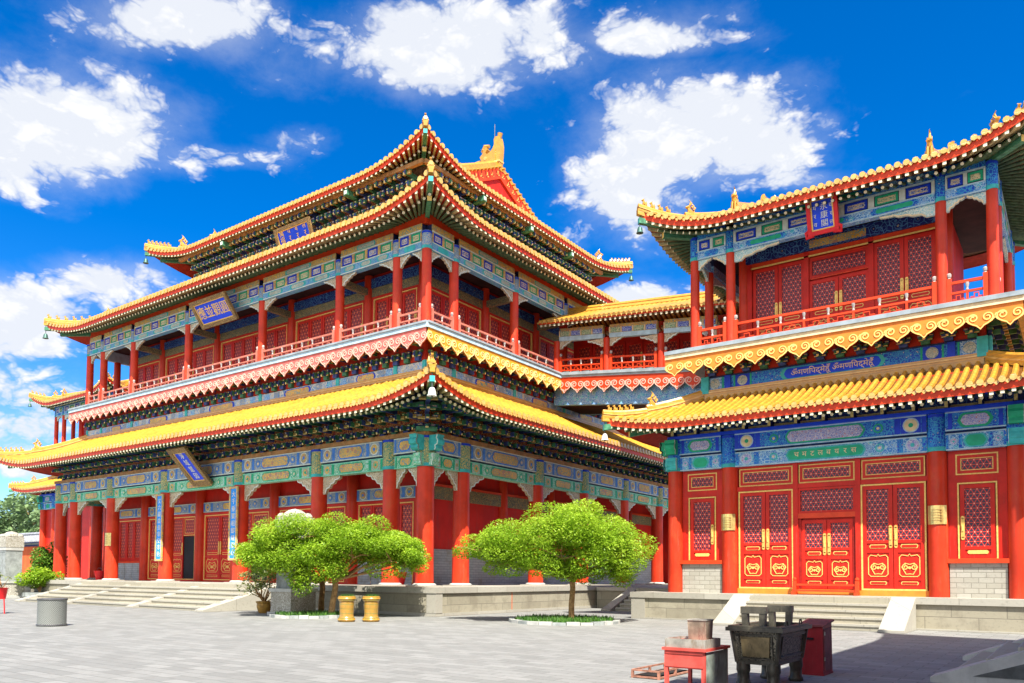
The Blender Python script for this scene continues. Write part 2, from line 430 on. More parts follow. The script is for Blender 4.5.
def scallop_fascia(root, fr, s0, s1, o, ztop, zplain, zval, ztip, unit, ground, line, edge='slate_edge', band='pale_blue', hb=.13, hc=.28, heart=None, slope=0):
    """balcony edge: slab nosing, pale band, plain board, scalloped board with curling cloud lines"""
    mb = MB(); n = max(1, round((s1-s0)/unit)); w = (s1-s0)/n
    Z = lambda a, z: z+slope*(a-s0)
    def sl(a0, a1, o0, o1, z0, z1, m):
        P = fr.p
        mb.box8([P(a0, o1, Z(a0, z0)), P(a1, o1, Z(a1, z0)), P(a1, o0, Z(a1, z0)), P(a0, o0, Z(a0, z0)), P(a0, o1, Z(a0, z1)), P(a1, o1, Z(a1, z1)), P(a1, o0, Z(a1, z1)), P(a0, o0, Z(a0, z1))], m)
    sl(s0, s1, -.3, .10, ztop-hb, ztop, edge)
    sl(s0, s1, -.3, .05, ztop-hb-hc, ztop-hb, band)
    h = zval-ztip
    for i in range(n):
        a = s0+i*w; m_ = a+w/2
        pts = [(a, ztop-hb-hc), (a, zval), (a+w*.10, zval-h*.28), (a+w*.24, zval-h*.50), (a+w*.38, zval-h*.66), (m_, ztip),
               (a+w*.62, zval-h*.66), (a+w*.76, zval-h*.50), (a+w*.90, zval-h*.28), (a+w, zval), (a+w, ztop-hb-hc)]
        pts = [(x, Z(x, z)) for x, z in pts]
        mb.prism(fr, pts[::-1], -.05, 0, ground)
    o_ = mb.build('fascia_board', root)
    mc = MB(); rw = unit*.05; H = zplain-ztip
    for i in range(n):
        a = s0+i*w; m_ = a+w/2
        edge_ = [(a, zval), (a+w*.10, zval-h*.28), (a+w*.24, zval-h*.50), (a+w*.38, zval-h*.66), (m_, ztip), (a+w*.62, zval-h*.66), (a+w*.76, zval-h*.50), (a+w*.90, zval-h*.28), (a+w, zval)]
        mc.ribbon(fr, [(x, Z(x, z+rw*.5)) for x, z in edge_], rw, 0, .022, line)
        for sg in (-1, 1):
            cx = m_+sg*w*.25; cz = zval+H*.10; r = min(w*.23, H*.34)
            sp = spiral(cx, cz, r, r*.22, R_(-60 if sg > 0 else 240), R_(-60+560) if sg > 0 else R_(240-560), 22)
            mc.ribbon(fr, [(x, Z(x, z)) for x, z in sp], rw, 0, .020, line)
        mc.ribbon(fr, [(m_-w*.14, Z(m_, ztip+H*.40)), (m_, Z(m_, ztip+H*.24)), (m_+w*.14, Z(m_, ztip+H*.40))], rw*.8, 0, .018, heart or line)
        mc.ribbon(fr, [(a, Z(a, zval+rw)), (a+w*.03, Z(a, zplain-H*.05)), (a+w*.2, Z(a, zplain)), (a+w*.35, Z(a, zplain-H*.03))], rw, 0, .018, line)
    c = mc.build('scroll_trim', o_)
    return o_

def disc(mb, fr, cs, cz, r, o0, o1, m, n=14):
    mb.prism(fr, [(cs+r*math.cos(2*math.pi*i/n), cz+r*math.sin(2*math.pi*i/n)) for i in range(n)][::-1], o0, o1, m)

def hexpanel(mb, fr, a, b, z0, z1, o0, o1, m, k=.25):
    h = z1-z0; q = h*k*1.6
    mb.prism(fr, [(a, (z0+z1)/2), (a+q*.5, z0+h*.12), (a+q, z0), (b-q, z0), (b-q*.5, z0+h*.12), (b, (z0+z1)/2), (b-q*.5, z1-h*.12), (b-q, z1), (a+q, z1), (a+q*.5, z1-h*.12)], o0, o1, m)

SCHEME = {
    'mint':  dict(base='mint_beam', box='pale_panel', disc='gold_panel', mid='gold_panel', rim='green_paint', line='jade_paint', band='green_paint'),
    'faded': dict(base='faded_beam', box='faded_beam', disc='gold_panel', mid='gold_panel', rim='sky_paint', line='pale_paint', band='sky_paint'),
    'blue':  dict(base='vivid_blue', box='blue_paint', disc='cream_paint', mid='lilac_panel', rim='green_paint', line='pale_blue', band='blue_paint'),
    'teal':  dict(base='vivid_teal', box='vivid_teal', disc='lilac_panel', mid='green_paint', rim='teal_paint', line='pale_blue', band='vivid_blue'),
    'sky':   dict(base='sky_beam', box='gold_panel', disc='teal_paint', mid='pale_panel', rim='teal_paint', line='pale_paint', band='teal_paint'),
}
def painted_beam(root, fr, s0, s1, o, z0, z1, th, sch, name='painted_beam'):
    S = SCHEME[sch]; mb = MB(); h = z1-z0; L = s1-s0
    mb.fbox(fr, s0, s1, o-th, o, z0, z1, S['base'])
    q = .03+.02*h
    mb.fbox(fr, s0+.004, s1-.004, o, o+.010, z1-q, z1-.002, S['line']); mb.fbox(fr, s0+.004, s1-.004, o, o+.010, z0+.002, z0+q, S['line'])
    za, zb = z0+q+.01, z1-q-.01
    if L > 3.0*h:
        bw = min(h*1.0, L*.16)
        for sg in (0, 1):
            e = (lambda t: s0+t) if sg == 0 else (lambda t: s1-t)
            def pl(t0, t1, m, oo=.010):
                a, b = sorted((e(t0), e(t1))); mb.fbox(fr, a, b, o, o+oo, za, zb, m)
            t = .05*min(L, 3)
            pl(.01, t, S['band']); pl(t+.02, t+bw, S['box']); pl(t+bw+.02, t+bw+.02+.06*min(L, 3), S['band'])
            disc(mb, fr, e(t+bw/2+.01), (z0+z1)/2, bw*.40, o+.010, o+.018, S['line']); disc(mb, fr, e(t+bw/2+.01), (z0+z1)/2, bw*.33, o+.018, o+.026, S['disc'])
            disc(mb, fr, e(t+bw/2+.01), (z0+z1)/2, bw*.12, o+.026, o+.032, S['rim'])
            tc = t+bw+.06*min(L, 3)+.06; tm = L*.30
            if tm-tc > .35:
                disc(mb, fr, e((tc+tm)/2), (z0+z1)/2, h*.27, o, o+.010, S['rim'], 8); disc(mb, fr, e((tc+tm)/2), (z0+z1)/2, h*.18, o+.010, o+.018, S['base'], 8)
                disc(mb, fr, e((tc+tm)/2), (z0+z1)/2, h*.08, o+.018, o+.024, 'cream_paint', 8)
        hexpanel(mb, fr, s0+L*.29, s1-L*.29, za+.01, zb-.01, o, o+.012, S['rim']); hexpanel(mb, fr, s0+L*.29+h*.12, s1-L*.29-h*.12, za+h*.10, zb-h*.10, o+.012, o+.02, S['mid'])
    else:
        mb.fbox(fr, s0+.05*L, s0+.12*L, o, o+.01, za, zb, S['band']); mb.fbox(fr, s1-.12*L, s1-.05*L, o, o+.01, za, zb, S['band'])
        hexpanel(mb, fr, s0+L*.2, s1-L*.2, za+.02, zb-.02, o, o+.01, S['rim']); hexpanel(mb, fr, s0+L*.26, s1-L*.26, za+h*.14, zb-h*.14, o+.01, o+.018, S['mid'])
    return mb.build(name, root)

def panel_beam(root, fr, s0, s1, o, z0, zm, zt, th, sch, top='gold_panel', post='pale_paint', kz=.56):
    """upper storey frieze: painted lintel, a row of framed small panels, an upper painted strip"""
    S = SCHEME[sch]; mb = MB(); L = s1-s0
    mb.fbox(fr, s0, s1, o-th, o, z0, zm, S['base'])
    mb.fbox(fr, s0+.004, s1-.004, o, o+.012, zm-.05, zm-.004, S['line']); mb.fbox(fr, s0+.004, s1-.004, o, o+.012, z0+.004, z0+.05, S['line'])
    if L > 2.2:
        for k in (.18, .5, .82):
            hexpanel(mb, fr, s0+L*(k-.11), s0+L*(k+.11), z0+.07, zm-.07, o, o+.01, S['band']); hexpanel(mb, fr, s0+L*(k-.085), s0+L*(k+.085), z0+.10, zm-.10, o+.01, o+.018, S['mid'])
    else:
        hexpanel(mb, fr, s0+L*.25, s1-L*.25, z0+.07, zm-.07, o, o+.012, S['band'])
    zp = zm+(zt-zm)*kz
    mb.fbox(fr, s0, s1, o-th, o-.05, zm, zt, 'ink')
    n = max(2, round(L/.95)); w = L/n
    for i in range(n):
        a = s0+i*w
        mb.fbox(fr, a, a+w*.10, o-.05, o+.006, zm+.004, zp, post); mb.fbox(fr, a+w*.90, a+w, o-.05, o+.006, zm+.004, zp, post)
        f, g = (('blue_paint', 'panel_blue') if i % 2 == 0 else ('green_paint', 'panel_green'))
        x0, x1, y0, y1 = a+w*.13, a+w*.87, zm+.04, zp-.03
        fw = .07
        mb.fbox(fr, x0, x1, o-.05, o, y1-fw, y1, f); mb.fbox(fr, x0, x1, o-.05, o, y0, y0+fw*.6, f)
        mb.fbox(fr, x0, x0+fw, o-.05, o-.002, y0+fw*.6, y1-fw, f); mb.fbox(fr, x1-fw, x1, o-.05, o-.002, y0+fw*.6, y1-fw, f)
        mb.fbox(fr, x0+fw, x1-fw, o-.05, o-.02, y0+fw*.6, y1-fw, g)
        ya, yb = y0+fw*.6+.04, y1-fw-.04; xa, xb = x0+fw+.04, x1-fw-.04
        mb.ribbon(fr, [(xa, ya), (xb, ya), (xb, yb), (xa, yb)], .03, o-.02, o-.008, 'cream_paint', True)
        xm, ym = (xa+xb)/2, (ya+yb)/2
        mb.ribbon(fr, [(xm, ym+.05), (xm+.1, ym), (xm, ym-.05), (xm-.1, ym)], .025, o-.02, o-.008, 'cream_paint', True)
    mb.fbox(fr, s0, s1, o-.05, o+.02, zp+.004, zp+.06, S['line'])
    mb.fbox(fr, s0, s1, o-.05, o+.0, zp+.06, zt, top)
    if L > 2:
        hexpanel(mb, fr, s0+L*.32, s1-L*.32, zp+.09, zt-.03, o, o+.01, S['band']); hexpanel(mb, fr, s0+L*.34, s1-L*.34, zp+.12, zt-.06, o+.01, o+.016, S['mid'])
        for k in (.08, .2, .8, .92):
            hexpanel(mb, fr, s0+L*(k-.045), s0+L*(k+.045), zp+.09, zt-.03, o, o+.01, S['box'])
    return mb.build('painted_beam', root)

def queti(root, fr, s, sg, o, z, w, h, m, th=.12):
    pts = [(0, 0), (w, 0), (w, -.16*h), (.86*w, -.24*h), (.74*w, -.24*h), (.66*w, -.42*h), (.5*w, -.46*h), (.4*w, -.66*h), (.24*w, -.72*h), (.16*w, -h), (0, -h)]
    mb = MB(); mb.prism(fr, [(s+sg*a, z+b) for a, b in (pts if sg < 0 else pts[::-1])], o-th/2, o+th/2, m)
    e = [(s+sg*a, z+b) for a, b in pts[1:-1]]
    mb.ribbon(fr, [(x, y+.03) for x, y in e], .05, o+th/2, o+th/2+.012, 'cream_paint' if m == 'queti_teal' else 'pale_paint')
    return mb.build('corner_bracket', root)

def column(root, fr, s, o, z0, z1, r, m='red_column', base=True, head=None, zh=None, seg=20):
    x, y, _ = fr.p(s, o, 0)
    mb = MB(); mb.lathe((x, y), [(r*1.03, z0+(.1 if base else 0)), (r*1.0, z0+.9), (r*.985, (z0+z1)/2), (r*.955, z1)], seg, m)
    c = mb.build('column', root, smooth=True)
    if base:
        b = MB(); b.box(x-r*1.45, x+r*1.45, y-r*1.45, y+r*1.45, z0-.02, z0+.045, 'platform_cap')
        b.lathe((x, y), [(r*1.32, z0+.045), (r*1.30, z0+.09), (r*1.12, z0+.13)], seg, 'marble'); b.build('plinth', c)
    if head:
        b = MB(); b.lathe((x, y), [(r*1.02, z1+.03), (r*1.0, zh)], seg, head); b.lathe((x, y), [(r*1.06, z1), (r*1.06, z1+.14)], seg, 'teal_paint'); b.lathe((x, y), [(r*1.05, zh-.12), (r*1.05, zh-.02)], seg, 'blue_paint'); b.build('painted_head', c, smooth=True)
    return c

def bracket_set(mb, fr, s, o, z0, z1, reach, tiers, w, k):
    h = (z1-z0)/tiers; a_, b_ = ('bracket_green', 'bracket_blue') if k % 2 else ('bracket_blue', 'bracket_green')
    mb.fbox(fr, s-w*.2, s+w*.2, o-.1, o+.16, z0, z0+h*.35, a_)
    for i in range(tiers):
        z = z0+h*(i+.35); q = o+reach*(i+1)/tiers; qp = o+reach*i/tiers
        mb.fbox(fr, s-w*.075, s+w*.075, o-.05, q, z, z+h*.5, b_)
        # nose of the arm, pale tipped and raked
        P = fr.p
        mb.box8([P(s-w*.06, q+.10, z-h*.15), P(s+w*.06, q+.10, z-h*.15), P(s+w*.06, q, z), P(s-w*.06, q, z), P(s-w*.06, q+.12, z+.02), P(s+w*.06, q+.12, z+.02), P(s+w*.06, q, z+h*.48), P(s-w*.06, q, z+h*.48)], a_, caps='bracket_tip')
        ww = w*(.30+.06*(i % 2))
        mb.fbox(fr, s-ww, s+ww, qp+.02, qp+.14, z+h*.04, z+h*.40, a_ if i % 2 == 0 else 'bracket_gold')
        mb.fbox(fr, s-ww, s+ww, qp+.14, qp+.15, z+h*.04, z+h*.14, 'bracket_tip')
        for t in (-ww*.86, 0, ww*.86):
            mb.fbox(fr, s+t-w*.10, s+t+w*.10, qp, qp+.17, z+h*.42, z+h*.64, b_ if t else 'bracket_dark')
            mb.fbox(fr, s+t-w*.075, s+t+w*.075, qp+.17, qp+.178, z+h*.48, z+h*.56, 'bracket_tip')
def bracket_row(root, fr, s0, s1, o, z0, z1, reach, tiers, sp, board='bracket_board', ext=0):
    n = max(1, round((s1-s0)/sp)); w = (s1-s0)/n
    mb = MB()
    mb.fbox(fr, s0, s1, o-.15, o-.02, z0, z1, board)
    for i in range(n): bracket_set(mb, fr, s0+(i+.5)*w, o, z0, z1, reach, tiers, min(w, 1.0), i)
    return mb.build('bracket_frieze', root)

def railing(root, fr, s0, s1, o, z, h=.95, sp=.78, wood='red_trim', vase='vase_paint', fret='pale_panel', newel=True, slope=0):
    mb = MB(); L = s1-s0; n = max(2, round(L/sp)); w = L/n
    def sl(a0, a1, d, z0, z1, m):
        P = fr.p; Z = lambda a, q: q+slope*(a-s0)
        mb.box8([P(a0, o+d, Z(a0, z0)), P(a1, o+d, Z(a1, z0)), P(a1, o-d, Z(a1, z0)), P(a0, o-d, Z(a0, z0)), P(a0, o+d, Z(a0, z1)), P(a1, o+d, Z(a1, z1)), P(a1, o-d, Z(a1, z1)), P(a0, o-d, Z(a0, z1))], m)
    sl(s0, s1, .05, z+h-.09, z+h, wood); sl(s0, s1, .04, z+h*.56, z+h*.56+.07, wood); sl(s0, s1, .045, z+.02, z+.10, wood); sl(s0, s1, .035, z+h*.28, z+h*.28+.05, wood)
    for i in range(n+1):
        a = s0+i*w; zz = z+slope*(a-s0)
        if 0 < i < n:
            mb.fbox(fr, a-.035, a+.035, o-.04, o+.04, zz+.10, zz+h*.56, wood)
            x, y, _ = fr.p(a, o, 0)
            mb.lathe((x, y), [(.04, zz+h*.56+.07), (.05, zz+h*.66), (.03, zz+h*.72), (.06, zz+h-.15), (.07, zz+h-.09)], 8, vase)
        if i < n:
            b = a+w*.5; zz2 = z+slope*(b-s0)
            mb.fbox(fr, b-w*.30, b+w*.30, o-.012, o+.012, zz2+.15, zz2+h*.28-.02, fret)
            mb.ribbon(fr, [(b-w*.33, zz2+h*.28+.09), (b-w*.12, zz2+h*.28+.09), (b-w*.12, zz2+h*.5), (b+w*.12, zz2+h*.5), (b+w*.12, zz2+h*.28+.09), (b+w*.33, zz2+h*.28+.09)], .035, o-.02, o+.02, wood)
    if newel:
        for a in (s0, s1):
            x, y, _ = fr.p(a, o, 0); zz = z+slope*(a-s0)
            mb.fbox(fr, a-.07, a+.07, o-.07, o+.07, zz, zz+h+.12, wood)
            mb.lathe((x, y), [(.07, zz+h+.12), (.045, zz+h+.15), (.07, zz+h+.19), (.075, zz+h+.27), (.05, zz+h+.31), (.0, zz+h+.33)], 8, vase)
    return mb.build('railing', root)

def door_leaf(root, fr, s0, s1, o, z0, z1, lat='lattice_fine', low=True, gold=True, handle=None, zlat=None, name='door', frame='red_lacquer'):
    """one leaf: stiles and rails, lattice light, waist panel and lower panel with gilded scroll"""
    mb = MB(); w = s1-s0; h = z1-z0; st = min(.13, w*.14)
    zl = zlat if zlat is not None else z0+h*.46
    def lat_panel(m2, a, b, c, d):
        P = fr.p
        m2.face([P(a, o+.015, c), P(b, o+.015, c), P(b, o+.015, d), P(a, o+.015, d)], lat, [(0, 0), (b-a, 0), (b-a, d-c), (0, d-c)])
    mb.fbox(fr, s0, s0+st, o, o+.06, z0, z1, frame); mb.fbox(fr, s1-st, s1, o, o+.06, z0, z1, frame)
    mb.fbox(fr, s0+st, s1-st, o, o+.06, z1-st, z1, frame); mb.fbox(fr, s0+st, s1-st, o, o+.06, z0, z0+st, frame)
    mb.fbox(fr, s0+st, s1-st, o, o+.06, zl-st*.8, zl, frame)
    mb.fbox(fr, s0+st, s1-st, o-.02, o+.0, z0+st, z1-st, 'red_dark')
    if low:
        zw = zl-st*.8-.22
        mb.fbox(fr, s0+st, s1-st, o, o+.06, zw-st*.8, zw, frame)
        mb.fbox(fr, s0+st, s1-st, o, o+.03, zw, zl-st*.8, frame)
        hexpanel(mb, fr, s0+st*1.6, s1-st*1.6, zw+.04, zl-st*.8-.04, o+.03, o+.045, 'gold_paint' if gold else 'red_trim', .2)
        hexpanel(mb, fr, s0+st*1.6+.03, s1-st*1.6-.03, zw+.065, zl-st*.8-.065, o+.045, o+.055, frame, .2)
        zb = z0+st+.20
        mb.fbox(fr, s0+st, s1-st, o, o+.06, zb-st*.0, zb+st*.6, frame)
        mb.fbox(fr, s0+st, s1-st, o, o+.03, z0+st, zw-st*.8, frame)
        hexpanel(mb, fr, s0+st*1.6, s1-st*1.6, z0+st+.04, zb-.04, o+.03, o+.045, 'gold_paint' if gold else 'red_trim', .2)
        hexpanel(mb, fr, s0+st*1.6+.03, s1-st*1.6-.03, z0+st+.062, zb-.062, o+.045, o+.055, frame, .2)
    ob = mb.build(name, root)
    l = MB(); lat_panel(l, s0+st, s1-st, zl, z1-st); l.build('lattice_panel', ob)
    if low and gold:
        g = MB(); a, b, c, d = s0+st+.04, s1-st-.04, zb+st*.6+.05, zw-st*.8-.05
        q = (b-a)*.12; m_ = (a+b)/2; zc = c+(d-c)*.42; ww = (b-a)/2
        g.ribbon(fr, [(a+q, c), (b-q, c), (b, c+q), (b, d-q*1.5), (b-q, d-q*.4), (m_+q*.6, d-q*.9), (m_, d), (m_-q*.6, d-q*.9), (a+q, d-q*.4), (a, d-q*1.5), (a, c+q)], .028, o+.03, o+.05, 'gold_paint', True)
        for sg in (-1, 1):
            g.ribbon(fr, spiral(m_+sg*ww*.42, zc, ww*.34, ww*.08, R_(100 if sg > 0 else 80), R_(100-500) if sg > 0 else R_(80+500), 18), .032, o+.03, o+.052, 'gold_paint')
            g.ribbon(fr, [(m_, c+(d-c)*.12), (m_+sg*ww*.35, c+(d-c)*.10), (m_+sg*ww*.78, zc), (m_+sg*ww*.45, zc+ww*.42), (m_, zc+ww*.28)], .03, o+.03, o+.05, 'gold_paint')
        disc(g, fr, m_, zc-ww*.08, ww*.16, o+.03, o+.052, 'gold_paint', 10)
        g.build('gilded_scroll', ob)
    if handle:
        hs = s1-st*.55 if handle == 'R' else s0+st*.55
        hb = MB(); zc = zl+(.12 if low else h*.25)
        hb.fbox(fr, hs-.055, hs+.055, o+.06, o+.075, zc-.32, zc+.32, 'gold'); disc(hb, fr, hs, zc+.34, .055, o+.06, o+.075, 'gold', 8); disc(hb, fr, hs, zc-.34, .055, o+.06, o+.075, 'gold', 8)
        hb.fbox(fr, hs-.025, hs+.025, o+.075, o+.10, zc-.1, zc+.1, 'gold_paint')
        hb.build('handle', ob)
    return ob

def frame_rect(mb, fr, s0, s1, z0, z1, o0, o1, w, m):
    mb.fbox(fr, s0, s1, o0, o1, z1-w, z1, m); mb.fbox(fr, s0, s1, o0, o1, z0, z0+w, m)
    mb.fbox(fr, s0, s0+w, o0, o1, z0+w, z1-w, m); mb.fbox(fr, s1-w, s1, o0, o1, z0+w, z1-w, m)

def transom(root, fr, s0, s1, o, z0, z1, lat='lattice_fine', gold=True, name='window'):
    mb = MB(); frame_rect(mb, fr, s0, s1, z0, z1, o, o+.035, .045, 'gold_paint' if gold else 'red_trim')
    frame_rect(mb, fr, s0+.045, s1-.045, z0+.045, z1-.045, o, o+.05, .09, 'red_lacquer')
    frame_rect(mb, fr, s0+.135, s1-.135, z0+.135, z1-.135, o, o+.03, .03, 'gold_paint' if gold else 'red_dark')
    ob = mb.build(name, root); l = MB(); P = fr.p
    a, b, c, d = s0+.165, s1-.165, z0+.165, z1-.165
    l.face([P(a, o+.012, c), P(b, o+.012, c), P(b, o+.012, d), P(a, o+.012, d)], lat, [(0, 0), (b-a, 0), (b-a, d-c), (0, d-c)])
    l.build('lattice_panel', ob)
    return ob

# ------------------------------------------------------------------ roofs
def beast(mb, x, y, z, dx, dy, h, m='ridge_glaze', big=False):
    """small seated ridge animal looking along (dx,dy)"""
    P = lambda a, b, c: (x+dx*a-dy*b, y+dy*a+dx*b, z+c)
    mb.tube([P(-.30*h, 0, 0), P(-.22*h, 0, .30*h), P(-.02*h, 0, .55*h), P(.10*h, 0, .78*h)], [.20*h, .22*h, .17*h, .12*h], 6, m)
    mb.tube([P(.0, 0, .74*h), P(.12*h, 0, .84*h), P(.32*h, 0, .80*h)], [.13*h, .16*h, .07*h], 6, m)
    for b in (-.09, .09):
        mb.tube([P(.14*h, b*h, 0), P(.10*h, b*h, .5*h)], [.06*h, .07*h], 5, m)
        mb.tube([P(.04*h, b*h, .9*h), P(-.04*h, b*h*1.3, 1.06*h)], [.05*h, .015*h], 4, m)
    mb.tube([P(-.30*h, 0, .1*h), P(-.42*h, 0, .45*h), P(-.34*h, 0, .72*h)], [.06*h, .07*h, .03*h], 5, m)
    if big:
        for a, c, r in ((-.2, .8, .13), (-.34, .62, .12), (-.05, 1.0, .10)):
            mb.tube([P(a*h, 0, c*h), P((a-.16)*h, 0, (c+.20)*h), P((a-.05)*h, 0, (c+.30)*h)], [r*h, r*.7*h, r*.3*h], 5, m)
        mb.tube([P(.02*h, 0, .95*h), P(-.12*h, 0, 1.3*h), P(.02*h, 0, 1.45*h)], [.06*h, .05*h, .015*h], 5, m)

class Roof:
    def __init__(s, rect, z0, prof, lift, ll, flare, run=None, gable=None, ridge_run=None):
        s.x0, s.x1, s.y0, s.y1 = rect; s.z0 = z0; s.prof = prof; s.lift = lift; s.ll = ll; s.flare = flare
        s.run = run; s.g = gable; s.rr = ridge_run
        s.fr = {'F': Fr(s.x0, s.y0, 1, 0), 'R': Fr(s.x1, s.y0, 0, 1), 'B': Fr(s.x1, s.y1, -1, 0), 'L': Fr(s.x0, s.y1, 0, -1)}
        s.L = {'F': s.x1-s.x0, 'B': s.x1-s.x0, 'R': s.y1-s.y0, 'L': s.y1-s.y0}
    def tr(s, sd, a):
        L = s.L[sd]; d = min(a, L-a)
        if s.g is None: return max(.02, min(s.run, d))
        if sd in 'FB': return s.rr if s.g <= a <= L-s.g else max(.02, d)
        return max(.02, min(s.g, d))
    def pt(s, sd, a, t, dz=0, da=0):
        L = s.L[sd]; d = min(a, L-a); c = max(0, 1-d/s.ll); k = max(0, 1-max(t, 0)/s.ll)
        z = s.z0+s.prof(t)+s.lift*c**2.2*k+dz
        f = s.flare*c*c*k; sg = -1 if a < L/2 else 1
        return Vector(s.fr[sd].p(a+da+sg*f, -t+f, z))
    def svals(s, sd, sp):
        L = s.L[sd]; n = max(2, round(L/sp)); return [L*(i+.5)/n for i in range(n)], L/n

    def tiles(s, root, sides, sp=.30, nseg=6, name='tiled_slope', r=.085, coarse=()):
        for sd in 'FRBL':
            sp_ = sp if sd in sides else sp*2.2
            vs, w = s.svals(sd, sp_); mb = MB()
            allv = [0.02]+[v+w/2 for v in vs[:-1]]+[s.L[sd]-.02]
            grid = []
            for a in allv:
                T = s.tr(sd, a); grid.append([s.pt(sd, a, -.05+(T+.05)*j/nseg) for j in range(nseg+1)])
            for i in range(len(allv)-1):
                for j in range(nseg):
                    p = [grid[i][j], grid[i+1][j], grid[i+1][j+1], grid[i][j+1]]
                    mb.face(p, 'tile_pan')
            if sd in sides:
                rr = w*.33
                al = Vector((*s.fr[sd].d, 0)); ou = Vector((al.y, -al.x, 0))
                for a in vs:
                    T = s.tr(sd, a)
                    if T < .15: continue
                    rings = []
                    ns = max(2, min(nseg, round(T/.6)))
                    for j in range(ns+1):
                        c = s.pt(sd, a, -.09+(T+.09)*j/ns, .01)
                        rings.append([c+al*(rr*math.cos(q))+Vector((0, 0, rr*math.sin(q)*1.3)) for q in (0, math.pi*.25, math.pi*.5, math.pi*.75, math.pi)])
                    vv = [p for r_ in rings for p in r_]
                    fs = [(i*5+j, i*5+j+1, i*5+j+6, i*5+j+5) for i in range(ns) for j in range(4)]
                    mb.raw(vv, fs, 'tile_glaze')
                    # round end tile
                    c = s.pt(sd, a, -.10, .02); n = 8
                    mb.face([c+al*(rr*1.12*math.cos(2*math.pi*q/n))+Vector((0, 0, rr*1.12*math.sin(2*math.pi*q/n))) for q in range(n)], 'end_glaze')
                    mb.raw([c+al*(rr*1.12*math.cos(2*math.pi*q/n))+Vector((0, 0, rr*1.12*math.sin(2*math.pi*q/n))) for q in range(n)]+[c-ou*.07+al*(rr*1.12*math.cos(2*math.pi*q/n))+Vector((0, 0, rr*1.12*math.sin(2*math.pi*q/n))) for q in range(n)],
                           [(q, (q+1) % n, (q+1) % n+n, q+n) for q in range(n)], 'tile_glaze')
                for a in allv[1:-1]:
                    c = s.pt(sd, a, -.07, 0)
                    mb.face([c+al*-w*.30, c+al*-w*.22+Vector((0, 0, -.07)), c+Vector((0, 0, -.13)), c+al*w*.22+Vector((0, 0, -.07)), c+al*w*.30], 'end_glaze')
            mb.build(name, root)
    def eave(s, root, sides, sp=.30, k1=1.0, k2=2.3, body1='rafter_olive', body2='rafter_green', board='red_trim', drop=1.0, slope_in=0.0):
        """eave board, flying rafters, lower rafters, soffit"""
        mb = MB(); rb = MB()
        for sd in 'FRBL':
            vs, w = s.svals(sd, sp if sd in sides else sp*3)
            L = s.L[sd]; al = Vector((*s.fr[sd].d, 0))
            av = [0]+[v+w/2 for v in vs[:-1]]+[L]
            for i in range(len(av)-1):
                a, b = av[i], av[i+1]
                mb.face([s.pt(sd, a, -.02, -.01), s.pt(sd, b, -.02, -.01), s.pt(sd, b, .0, -.29), s.pt(sd, a, .0, -.29)], board)
                da, db = min(a, L-a), min(b, L-b)
                ta, tb = min(k1, da), min(k1, db)
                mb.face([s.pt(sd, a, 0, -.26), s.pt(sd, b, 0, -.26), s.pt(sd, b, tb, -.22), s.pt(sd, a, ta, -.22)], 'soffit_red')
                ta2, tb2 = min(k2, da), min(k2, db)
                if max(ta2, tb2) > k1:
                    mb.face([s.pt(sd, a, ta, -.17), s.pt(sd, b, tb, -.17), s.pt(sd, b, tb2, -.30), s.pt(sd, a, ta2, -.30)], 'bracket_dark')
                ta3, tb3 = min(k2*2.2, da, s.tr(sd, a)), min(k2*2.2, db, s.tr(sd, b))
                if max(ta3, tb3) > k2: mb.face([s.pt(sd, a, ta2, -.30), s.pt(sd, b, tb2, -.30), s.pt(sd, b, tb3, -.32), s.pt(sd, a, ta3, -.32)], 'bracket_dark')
            if sd not in sides: continue
            F = s.ll*.9
            def inner(a, K):
                d = min(a, L-a)
                if d >= F or F <= K: return a
                q = K+d*(F-K)/F
                return q if a < L/2 else L-q
            for a in vs:
                # flying rafters (square, pale ends)
                p0 = s.pt(sd, a, .02, -.40); a1 = inner(a, k1*1.6); a1 = a+(a1-a)*.62
                d1 = min(a1, L-a1); p1 = s.pt(sd, a1, min(k1, d1), -.36); hw = w*.20
                s._raf(rb, p0, p1, al, hw, .13, body1, 'rafter_end')
                # lower round rafters
                q0a = a+(inner(a, k2)-a)*.22
                p0 = s.pt(sd, q0a, min(k1*.62, max(.05, min(q0a, L-q0a))), -.53); a1 = inner(a, k2)
                d1 = min(a1, L-a1); p1 = s.pt(sd, a1, min(k2, d1), -.50)
                if (p1-p0).length > .1:
                    rb.tube([p0, p1], w*.205, 7, body2, True, 'rafter_end')
        mb.build('eave_board', root); rb.build('rafter_row', root)
    def _raf(s, mb, p0, p1, al, hw, h, m, cap):
        u = Vector((0, 0, h))
        mb.box8([p0-al*hw, p0+al*hw, p1+al*hw, p1-al*hw, p0-al*hw+u, p0+al*hw+u, p1+al*hw+u, p1-al*hw+u], m, caps=cap)
    def corner(s, i):
        """sign pair and point function down the hip of corner i (0 front-left,1 front-right,2 back-right,3 back-left)"""
        sd, end = (('F', 0), ('F', 1), ('B', 0), ('B', 1))[i]
        L = s.L[sd]
        return lambda t, dz=0: s.pt(sd, t if end == 0 else L-t, t, dz), (((-1, -1), (1, -1), (1, 1), (-1, 1))[i])
